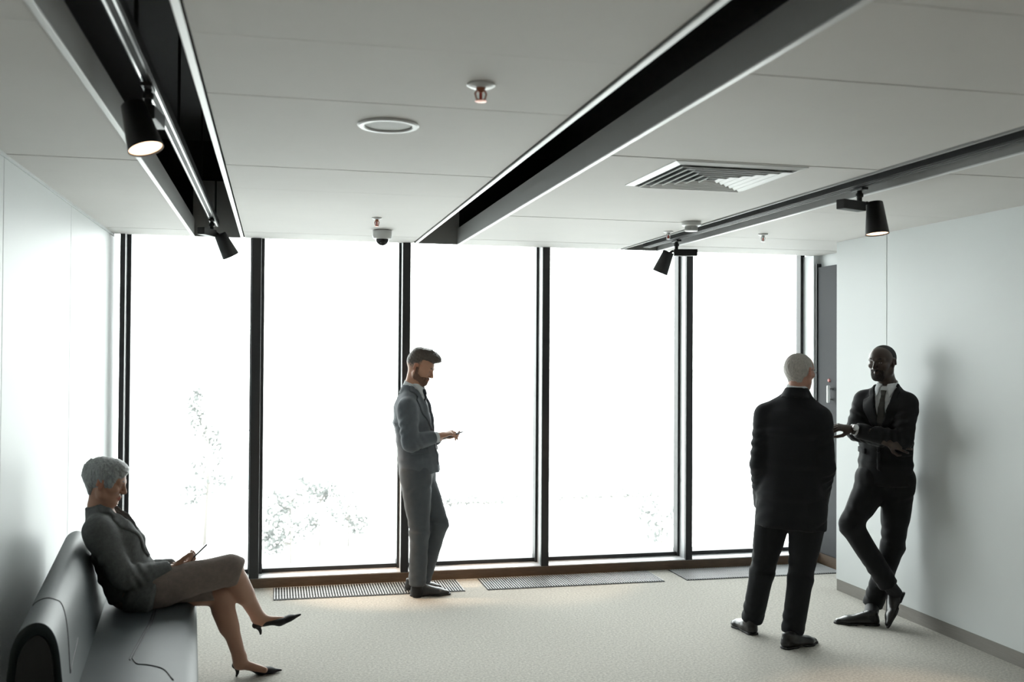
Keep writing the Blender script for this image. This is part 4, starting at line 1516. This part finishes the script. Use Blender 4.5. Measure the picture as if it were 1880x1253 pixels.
# ================================================================ man leaning on the right wall
def man_leaning():
    d0 = 6.52
    base = at_z(1588, 1146, 0)
    R = lambda px, py, dd=0.0: at(px, py, d0 + dd) - base
    ph = math.radians(38)
    front = unit(-FW * math.cos(ph) - RT * math.sin(ph))
    right = unit(np.cross(front, UPZ))
    J = dict(neck=R(1630, 708), front=front, right=right, headc=R(1619, 666), hem=R(1625, 893), pelvis=R(1626, 880),
             shR=R(1587, 733, 0.11), shL=R(1665, 738, -0.11), elR=R(1570, 792, -0.02), elL=R(1659, 810, -0.20),
             wrR=R(1630, 812, -0.175), wrL=R(1566, 789, -0.235),
             hipR=R(1601, 895, 0.03), hipL=R(1648, 897, -0.03), knR=R(1561, 963, -0.10), knL=R(1640, 1000, 0.0),
             anR=R(1631, 1074, -0.06), anL=R(1602, 1112, 0.08))
    J['secs'] = [(R(1624, 890), 0.180, 0.128), (R(1626, 850), 0.166, 0.122), (R(1627, 812), 0.166, 0.122), (R(1625, 775), 0.178, 0.128), (R(1625, 750), 0.165, 0.108)]
    root = person(base, 'man in black suit and tie leaning on the right wall, arms and ankles crossed')
    fa = math.radians(48)
    hd = Head(R(1620, 667), -FW * math.cos(fa) - RT * math.sin(fa) - UPZ * 0.10, UPZ + front * 0.05, 0.985)
    dL = unit(R(1530, 783, -0.22) - J['wrL'])
    hL = hand(J['wrL'] + dL * 0.01, dL, V3(*(-UPZ * 0.75 - front * 0.5)), -1, curl=(35, 45, 25), spread=4, thumb=0.2)
    dR = unit(R(1672, 822, -0.235) - R(1630, 812, -0.235))
    wR = R(1632, 812, -0.245)
    hR = hand(wR, dR, -front, 1, curl=(8, 14, 10), spread=7, thumb=0.9)
    zones = [(J['wrL'] + dL * 0.07, 0.085, 0.0038), (wR + dR * 0.08, 0.10, 0.0038)]
    body(root, J, hd, M_SKIN_C, [], hL + hR, zones, lip=(1.25, 0.95, 0.95), nose=1.1)
    suit(root, J, dict(jacket=M_SUIT_C, trousers=M_SUIT_C, shirt=M_SHIRT, tie=M_TIE_C, seed=21, leg=(0.098, 0.072, 0.063), sleeve=(0.070, 0.061, 0.049), vdepth=0.30, cuffs=('L',)))
    eyes(hd, root, M_SKIN_C_PLAIN, (0.35, 0.32, 0.30))
    brows(hd, root, M_HAIR_C, 0.0035)
    hp = [ball((0, -0.0145, 0.033), (0.0772, 0.1012, 0.0840))]
    local_mesh('hair', hd, hp, 0.0034, M_HAIR_C, root,
               holes=[ball((0, 0.118, 0.0), (0.085, 0.072, 0.105), None, 0.006), ball((0.088, 0.020, -0.040), (0.03, 0.050, 0.062), None, 0.006), ball((-0.088, 0.020, -0.040), (0.03, 0.050, 0.062), None, 0.006)],
               cuts=[((0, 0, -0.040), (0, 0.3, -1))])
    beard(hd, root, mat('dark_whiskers', (0.017, 0.011, 0.009), 0.8, bump=0.5, bscale=500), [(0.074, -0.036), (0.120, -0.034), (0.120, -0.130), (0.060, -0.115), (0.066, -0.075)], 0.0014)
    # watch on the left wrist
    wd = unit(J['wrL'] - J['elL'])
    wn = unit(front + UPZ * 0.5 - wd * np.dot(front + UPZ * 0.5, wd))
    wc = J['wrL'] - wd * 0.0
    wt = make('wristwatch', [seg(wc - wd * 0.011, wc + wd * 0.011, 0.033, 0.033, None, 0, cap=0.003)], 0.003, mat('watch_strap', (0.015, 0.012, 0.01), 0.4), root)
    lathe('watch_case', [(0.019, -0.008), (0.021, 0.0), (0.019, 0.007), (0.017, 0.008), (0.0, 0.008)], M_STEEL, wt, 28, tuple(wn), tuple(wc + wn * 0.034), close=False)
    hl = at_z(1616, 1149, 0) - base
    tl = at_z(1556, 1146, 0) - base
    shoe(root, hl, hl + unit(tl - hl) * 0.285, UPZ, M_SHOE, M_SOLE, 1)
    # crossed foot stands on its toe
    toe = at_z(1632, 1154, 0.012) - base
    heel = R(1663, 1083, 0.0)
    heel = toe + unit(heel - toe) * 0.285
    shoe(root, heel, toe, unit(-RT * 0.9 - FW * 0.3 - UPZ * 0.25), M_SHOE, M_SOLE, -1)
    make('sock', [seg(J['anL'], hl + unit(tl - hl) * 0.06 + UPZ * 0.05, 0.046, 0.042)], 0.006, M_PUMP, root)
    make('sock', [seg(J['anR'], J['anR'] * 0.45 + (heel + (toe - heel) * 0.2) * 0.55, 0.044, 0.042)], 0.006, M_PUMP, root)


man_leaning()


# ================================================================ woman seated on the sofa
def woman():
    yb = 5.50
    base = V3(-0.45, yb, 0.0)
    R = lambda px, py, dy=0.0: at_y(px, py, yb + dy) - base
    front = unit(V3(1, -0.06, 0))
    right = unit(np.cross(front, UPZ))
    J = dict(neck=R(180, 929), front=front, right=right, headc=R(193, 886), hem=R(265, 1098), pelvis=R(252, 1085),
             shR=R(180, 976, -0.15), shL=R(198, 970, 0.155), elR=R(226, 1062, -0.20), elL=R(250, 1050, 0.20),
             wrR=R(314, 1046, -0.05), wrL=R(322, 1042, 0.09),
             hipR=R(262, 1086, -0.09), hipL=R(262, 1086, 0.09), knR=R(424, 1046, 0.00), knL=R(404, 1092, 0.07),
             anR=R(474, 1134, 0.20), anL=R(440, 1208, 0.055))
    J['secs'] = [(R(246, 1080), 0.165, 0.140), (R(228, 1045), 0.150, 0.128), (R(214, 1010), 0.155, 0.125), (R(200, 975), 0.140, 0.095)]
    root = person(base, 'short silver-haired woman in grey blazer and skirt seated on the sofa')
    hd = Head(R(193, 887), front * 0.95 - UPZ * 0.30, UPZ * 0.95 + front * 0.3, 0.985)
    dR = unit(R(356, 1032, 0.02) - J['wrR'])
    hR = hand(J['wrR'] + dR * 0.012, dR, UPZ * 0.75 + V3(0, 1, 0) * 0.65, -1, size=0.93, curl=(30, 35, 20), spread=5, thumb=0.9)
    dL = unit(R(362, 1026, 0.05) - J['wrL'])
    hL = hand(J['wrL'] + dL * 0.012, dL, UPZ * 0.8 - V3(0, 1, 0) * 0.6, -1, size=0.93, curl=(25, 35, 25), spread=5, thumb=0.8)
    zones = [(J['wrR'] * 0.5 + R(362, 1026) * 0.5, 0.10, 0.0036)]
    fR0, fR1 = R(482, 1140, 0.20), R(524, 1138, 0.19)
    fL0, fL1 = R(440, 1219, 0.055), R(486, 1231, 0.045)
    leg = [seg(J['hipR'], J['knR'], 0.080, 0.058, None, 0.03), seg(J['hipL'], J['knL'], 0.080, 0.058, None, 0.03),
           seg(J['knR'], J['anR'], 0.056, 0.036, None, 0.03), seg(J['knR'] * 0.75 + J['anR'] * 0.25 - front * 0.012, J['knR'] * 0.5 + J['anR'] * 0.5 - front * 0.010, 0.058, 0.050, None, 0.03),
           seg(J['knL'], J['anL'], 0.054, 0.034, None, 0.03), seg(J['knL'] * 0.75 + J['anL'] * 0.25 - front * 0.012, J['knL'] * 0.5 + J['anL'] * 0.5 - front * 0.010, 0.056, 0.048, None, 0.03),
           seg(J['anR'], fR0, 0.036, 0.032, None, 0.02), seg(fR0, fR1, 0.026, 0.015, None, 0.02),
           seg(J['anL'], fL0, 0.034, 0.032, None, 0.02), seg(fL0, fL1, 0.027, 0.016, None, 0.02)]
    body(root, J, hd, M_SKIN_D, leg, hR + hL, zones + [(J['anR'], 0.12, 0.006), (J['anL'], 0.12, 0.006)], lip=(0.95, 0.5, 0.48), slim=0.86, jaw=0.92, nose=0.9, legs=False)
    # blazer
    N = J['neck']
    dn = unit(J['secs'][0][0] - N)
    u = unit(right - dn * np.dot(right, dn))
    v = unit(np.cross(dn, u))
    if np.dot(v, front) < 0:
        v = -v
    tors = [seg(a[0], b[0], (a[1], a[2]), (b[1], b[2]), u, 0.03, cap=0.05) for a, b in zip(J['secs'][:-1], J['secs'][1:])]
    tors += [seg(R(246, 1082), R(282, 1090), (0.190, 0.130), (0.218, 0.136), right, 0.04, cap=0.035)]
    tors += [ball(R(226, 996, -0.07), 0.075, None, 0.05), ball(R(230, 994, 0.07), 0.075, None, 0.05)]
    shl, slv = [], []
    for S in ('L', 'R'):
        sp, el, wr = J['sh' + S], J['el' + S], J['wr' + S]
        shl += [seg(N + dn * 0.045, sp - dn * 0.010, (0.052, 0.048), (0.058, 0.056), v, 0.05), seg(J['secs'][-1][0], sp + dn * 0.05, (0.09, 0.09), (0.07, 0.065), v, 0.05)]
        slv += [seg(sp, el, 0.071, 0.061, None, 0.035, fold=(0.0065, 0.055, 0.75, 0.6)), seg(el, wr - unit(wr - el) * 0.022, 0.060, 0.047, None, 0.02, cap=0.012, fold=(0.0055, 0.05, 0.15, 0.6))]
    shl.append(seg(N + dn * 0.030 - v * 0.006, J['secs'][-1][0], (0.066, 0.060), (0.10, 0.095), u, 0.04))
    lo, hi = bounds(tors + shl + slv)
    g = Grid(lo, hi, 0.0066)
    Dt = fill(g, g.field(), tors + shl)
    ripple(g, Dt, 0.0045, (0.09, 0.15, 0.06), 31)
    Dj = fill(g, Dt.copy(), slv)
    idx = np.nonzero(np.abs(Dj) < 0.3)
    x, y, z = g.ax[0][idx[0]] - N[0], g.ax[1][idx[1]] - N[1], g.ax[2][idx[2]] - N[2]
    a = x * u[0] + y * u[1] + z * u[2]
    s = x * dn[0] + y * dn[1] + z * dn[2]
    b = x * v[0] + y * v[1] + z * v[2]
    Dj[idx] = np.maximum(Dj[idx], -np.maximum((np.abs(a) - 0.062 * (1 - s / 0.34)) * 0.97, 0.02 - b))
    carve(g, Dj, [seg(N + dn * 0.045, N - dn * 0.1, 0.052, 0.056, None, 0.004)])
    np.maximum(Dj, (0.425 - g.ax[2])[None, None, :].astype(np.float32), out=Dj)
    jk = solid('blazer', g, Dj, M_JKT_D, root, 1)
    fr = (N, u, dn, v)
    for q in (-1, 1):
        w0 = 0.062
        patch('lapel', g, Dt, fr, [(q * (w0 + 0.002), -0.01), (q * (w0 + 0.034), 0.035), (q * (w0 + 0.022), 0.07), (q * (w0 + 0.058), 0.088), (q * (w0 + 0.045), 0.16), (q * 0.010, 0.35), (q * 0.002, 0.33)], M_JKT_D, jk, 0.006, 0.005)
    ca = unit(dn - v * 0.42)
    cp = [seg(N + ca * 0.060 + v * 0.020, N - ca * 0.008, 0.080, 0.064, None, 0.004, cap=0.006)]
    lo2, hi2 = bounds(cp)
    g2 = Grid(lo2, hi2, 0.0042)
    D2 = fill(g2, g2.field(), cp)
    carve(g2, D2, [seg(N + ca * 0.055 + v * 0.020, N - ca * 0.02, 0.070, 0.052, None, 0.002)])
    cut(g2, D2, N + v * 0.032, v - dn * 0.35)
    solid('collar', g2, D2, M_JKT_D, jk, 1)
    P = [seg(a_[0], b_[0], (a_[1] - 0.014, a_[2] - 0.012), (b_[1] - 0.014, b_[2] - 0.012), u, 0.03, cap=0.05) for a_, b_ in zip(J['secs'][:-1], J['secs'][1:])]
    P += [seg(J['secs'][-1][0], N + dn * 0.07, (0.10, 0.078), (0.055, 0.05), u, 0.04), ball(R(226, 996, -0.07), 0.062, None, 0.05), ball(R(230, 994, 0.07), 0.062, None, 0.05)]
    make('blouse', P, 0.0068, M_BLOUSE, root)
    # skirt
    K = [seg(R(250, 1084), R(285, 1086), (0.165, 0.11), (0.17, 0.09), right, 0.05),
         seg(J['hipR'], J['knR'] - unit(J['knR'] - J['hipR']) * 0.0, 0.098, 0.080, None, 0.03, fold=(0.002, 0.12, 0.5, 0.6)),
         seg(J['hipL'], J['knL'] - unit(J['knL'] - J['hipL']) * 0.10, 0.105, 0.080, None, 0.03),
         seg(J['hipL'] * 0.6 + J['knL'] * 0.4 - UPZ * 0.02, J['knL'] * 0.85 + J['hipL'] * 0.15 - UPZ * 0.03, 0.085, 0.07, None, 0.03)]
    K.append(seg(J['knR'], J['knR'] + unit(J['anR'] - J['knR']) * 0.045 + front * 0.01, 0.078, 0.076, None, 0.02, cap=0.01))
    kd = unit(unit(J['knR'] - J['hipR']) * 0.5 + unit(J['anR'] - J['knR']))
    lo, hi = bounds(K)
    g = Grid(lo, hi, 0.007)
    D = fill(g, g.field(), K)
    ripple(g, D, 0.0022, (0.1, 0.17), 41)
    np.maximum(D, (0.445 - g.ax[2] - 0.0)[None, None, :].astype(np.float32) - 0.02, out=D)
    cut(g, D, R(446, 1044), unit(front * 0.93 - UPZ * 0.30))
    solid('skirt', g, D, M_SKIRT, root, 1)
    eyes(hd, root, M_SKIN_D_PLAIN, down=1.2)
    brows(hd, root, M_HAIR_D, 0.003)
    hp = [ball((0, -0.018, 0.040), (0.083, 0.104, 0.092)), ball((0, 0.035, 0.085), (0.066, 0.060, 0.046), None, 0.03), seg((0, -0.072, 0.0), (0, -0.050, -0.066), (0.056, 0.030), (0.042, 0.014), (1, 0, 0), 0.03),
          seg((0.070, 0.040, 0.055), (0.068, 0.042, 0.000), (0.012, 0.020), (0.008, 0.010), (1, 0, 0), 0.02), seg((-0.070, 0.040, 0.055), (-0.068, 0.042, 0.000), (0.012, 0.020), (0.008, 0.010), (1, 0, 0), 0.02)]
    rs = np.random.RandomState(8)
    for k in range(60):                  # short layered locks lying down the head
        a = rs.uniform(-2.6, 2.6)
        z = rs.uniform(0.0, 0.10)
        c = math.sqrt(max(0.05, 1 - ((z - 0.04) / 0.095) ** 2))
        p0 = (0.081 * c * math.sin(a), -0.018 - 0.102 * c * math.cos(a), z)
        z2 = z - rs.uniform(0.025, 0.045)
        c2 = math.sqrt(max(0.05, 1 - ((z2 - 0.04) / 0.095) ** 2)) * 1.03
        hp.append(seg(p0, (0.082 * c2 * math.sin(a + 0.12), -0.018 - 0.102 * c2 * math.cos(a + 0.12), z2), 0.009, 0.004, None, 0.004))
    local_mesh('hair', hd, hp, 0.0034, M_HAIR_D, root, rip=(0.0022, (0.014, 0.022, 0.011), 9),
               holes=[ball((0, 0.118, -0.015), (0.066, 0.062, 0.098), None, 0.006), ball((0.092, 0.010, -0.040), (0.03, 0.030, 0.055), None, 0.006), ball((-0.092, 0.010, -0.040), (0.03, 0.030, 0.055), None, 0.006)],
               cuts=[((0, -0.05, -0.076), (0, 0.3, -1))])
    pump(root, V3(*(at_z(434, 1243, 0.0) - base)), V3(*(at_z(434, 1243, 0.0) - base)) + unit(V3(*(at_z(511, 1235, 0.0) - base)) - V3(*(at_z(434, 1243, 0.0) - base))) * 0.235, UPZ, M_PUMP)
    h2 = R(479, 1166, 0.20)
    t2 = R(548, 1134, 0.185)
    pump(root, h2, h2 + unit(t2 - h2) * 0.235, UPZ - front * 0.1, M_PUMP)
    pc = R(362, 1017, 0.03)
    phone(base + pc, unit(R(378, 1003, 0.03) - R(352, 1028, 0.03)), UPZ * 0.75 - front * 0.7, (0.070, 0.145), 'slim dark smartphone held up by the seated woman')


woman()


# ------------------------------------------------------------------ what lies outside, one storey down
GZ = -4.0
M_GROUND = mat('pale_dry_grass', (0.74, 0.75, 0.74), 0.95, var=0.25, vscale=0.15)
M_ROAD = mat('light_asphalt', (0.30, 0.31, 0.32), 0.9, var=0.08, vscale=0.5)
M_LEAF = mat('pale_leaf', (0.105, 0.11, 0.107), 0.8)
M_BARK = mat('grey_bark', (0.16, 0.15, 0.14), 0.9)
M_POLE = mat('galvanised_pole', (0.30, 0.32, 0.33), 0.5)
go = box('ground_outside', -160, 200, GY + 0.31, 400, GZ - 0.5, GZ, M_GROUND)
tag(go, kind='structure')
rd = box('road_outside', -160, 200, 44, 49, GZ, GZ + 0.03, M_ROAD)
tag(rd, kind='structure')


def leaf_mesh(rs, centres, n, leaf):
    v = np.zeros((n * 4, 3))
    for i in range(n):
        c, r = centres[rs.randint(len(centres))]
        p = rs.normal(size=3)
        p = p / np.linalg.norm(p) * rs.uniform(0.15, 1) ** 0.5
        p = np.array(c) + p * np.array(r)
        a = unit(rs.normal(size=3))
        b = unit(np.cross(a, rs.normal(size=3)))
        s = leaf * rs.uniform(0.6, 1.3)
        v[i * 4:i * 4 + 4] = [p - a * s, p - b * s * 0.45, p + a * s, p + b * s * 0.45]
    return np_mesh(v, np.arange(n * 4).reshape(-1, 4))


def tree(px, py_top, d, width, label, seed, slender=True, n=900, group=None, lean=0.0):
    top = at(px, py_top, d)
    h = top[2] - GZ
    rs = np.random.RandomState(seed)
    t = empty('tree' if slender else 'shrub', (top[0], top[1], GZ))
    tag(t, label, 'tree' if slender else 'shrub', group)
    r0 = 0.06 if slender else 0.03
    tube('trunk', [(0, 0, 0), (0.03 * h * lean, 0, h * 0.4), (0.1 * lean, 0.05, h * 0.92)], [r0, r0 * 0.7, 0.012], M_BARK, t, 7)
    cs = []
    for k in range(11 if slender else 9):
        f = 0.32 + 0.66 * k / 10 if slender else rs.uniform(0.25, 0.85)
        a = rs.uniform(0, 6.28)
        w = width * (1.1 - 0.85 * abs(f - 0.45)) if slender else width
        e = V3(math.cos(a) * w * 0.32, math.sin(a) * w * 0.32, h * f)
        tube('branch', [(0.06 * lean, 0, h * f * 0.86), tuple(e * [0.6, 0.6, 0.97]), tuple(e)], [0.02, 0.013, 0.006], M_BARK, t, 5)
        cs.append((tuple(e), (w * 0.24, w * 0.24, w * 0.26)))
    lf = link('foliage', leaf_mesh(rs, cs, n, 0.075), M_LEAF, t)
    tag(lf, kind='stuff')
    return t


tree(378, 722, 30, 1.45, 'slender young tree outside, standing taller than all others beyond the glass', 1, True, 700, lean=0.6)
tree(535, 862, 27, 1.5, 'bushy shrub outside beside the smaller bare lamp post', 3, False, 750)
tree(588, 878, 30, 0.9, 'small round shrub outside between two larger shrubs', 4, False, 300)
tree(640, 895, 30, 1.3, 'low spreading shrub outside behind the man in grey', 5, False, 340)
tree(1215, 900, 28, 1.3, 'low shrub outside at the foot of the taller lamp post', 6, False, 260)


def post(px, py_top, d, label):
    top = at(px, py_top, d)
    t = empty('street_lamp', (top[0], top[1], GZ))
    tag(t, label, 'lamp post')
    h = top[2] - GZ
    tube('pole', [(0, 0, 0), (0, 0, h * 0.5), (0, 0, h)], [0.05, 0.04, 0.03], M_POLE, t, 8)
    box('lamp_head', -0.06, 0.30, -0.05, 0.05, h, h + 0.05, M_POLE, t, 0.01)
    box('base_plate', -0.12, 0.12, -0.12, 0.12, 0, 0.03, M_POLE, t)


post(443, 792, 32, 'thin grey lamp post outside near the bushy shrubs')
post(1204, 772, 31, 'thin grey lamp post outside near the low single shrub')
for (px, py, d, L, lab) in ((866, 912, 38, 1.6, 'short clipped hedge outside, alone on the pale field'),
                            (1125, 908, 40, 2.2, 'long clipped hedge outside, in line with the road')):
    c = at(px, py, d)
    t = empty('hedge', (c[0], c[1], GZ))
    tag(t, lab, 'hedge')
    rs = np.random.RandomState(int(px))
    cs = [((x, 0, 0.25), (0.3, 0.3, 0.25)) for x in np.linspace(-L, L, int(L * 5))]
    tube('stems', [(-L, 0, 0.1), (0, 0, 0.14), (L, 0, 0.1)], 0.03, M_BARK, t, 6)
    lf = link('foliage', leaf_mesh(rs, cs, 420, 0.07), M_LEAF, t)
    tag(lf, kind='stuff')
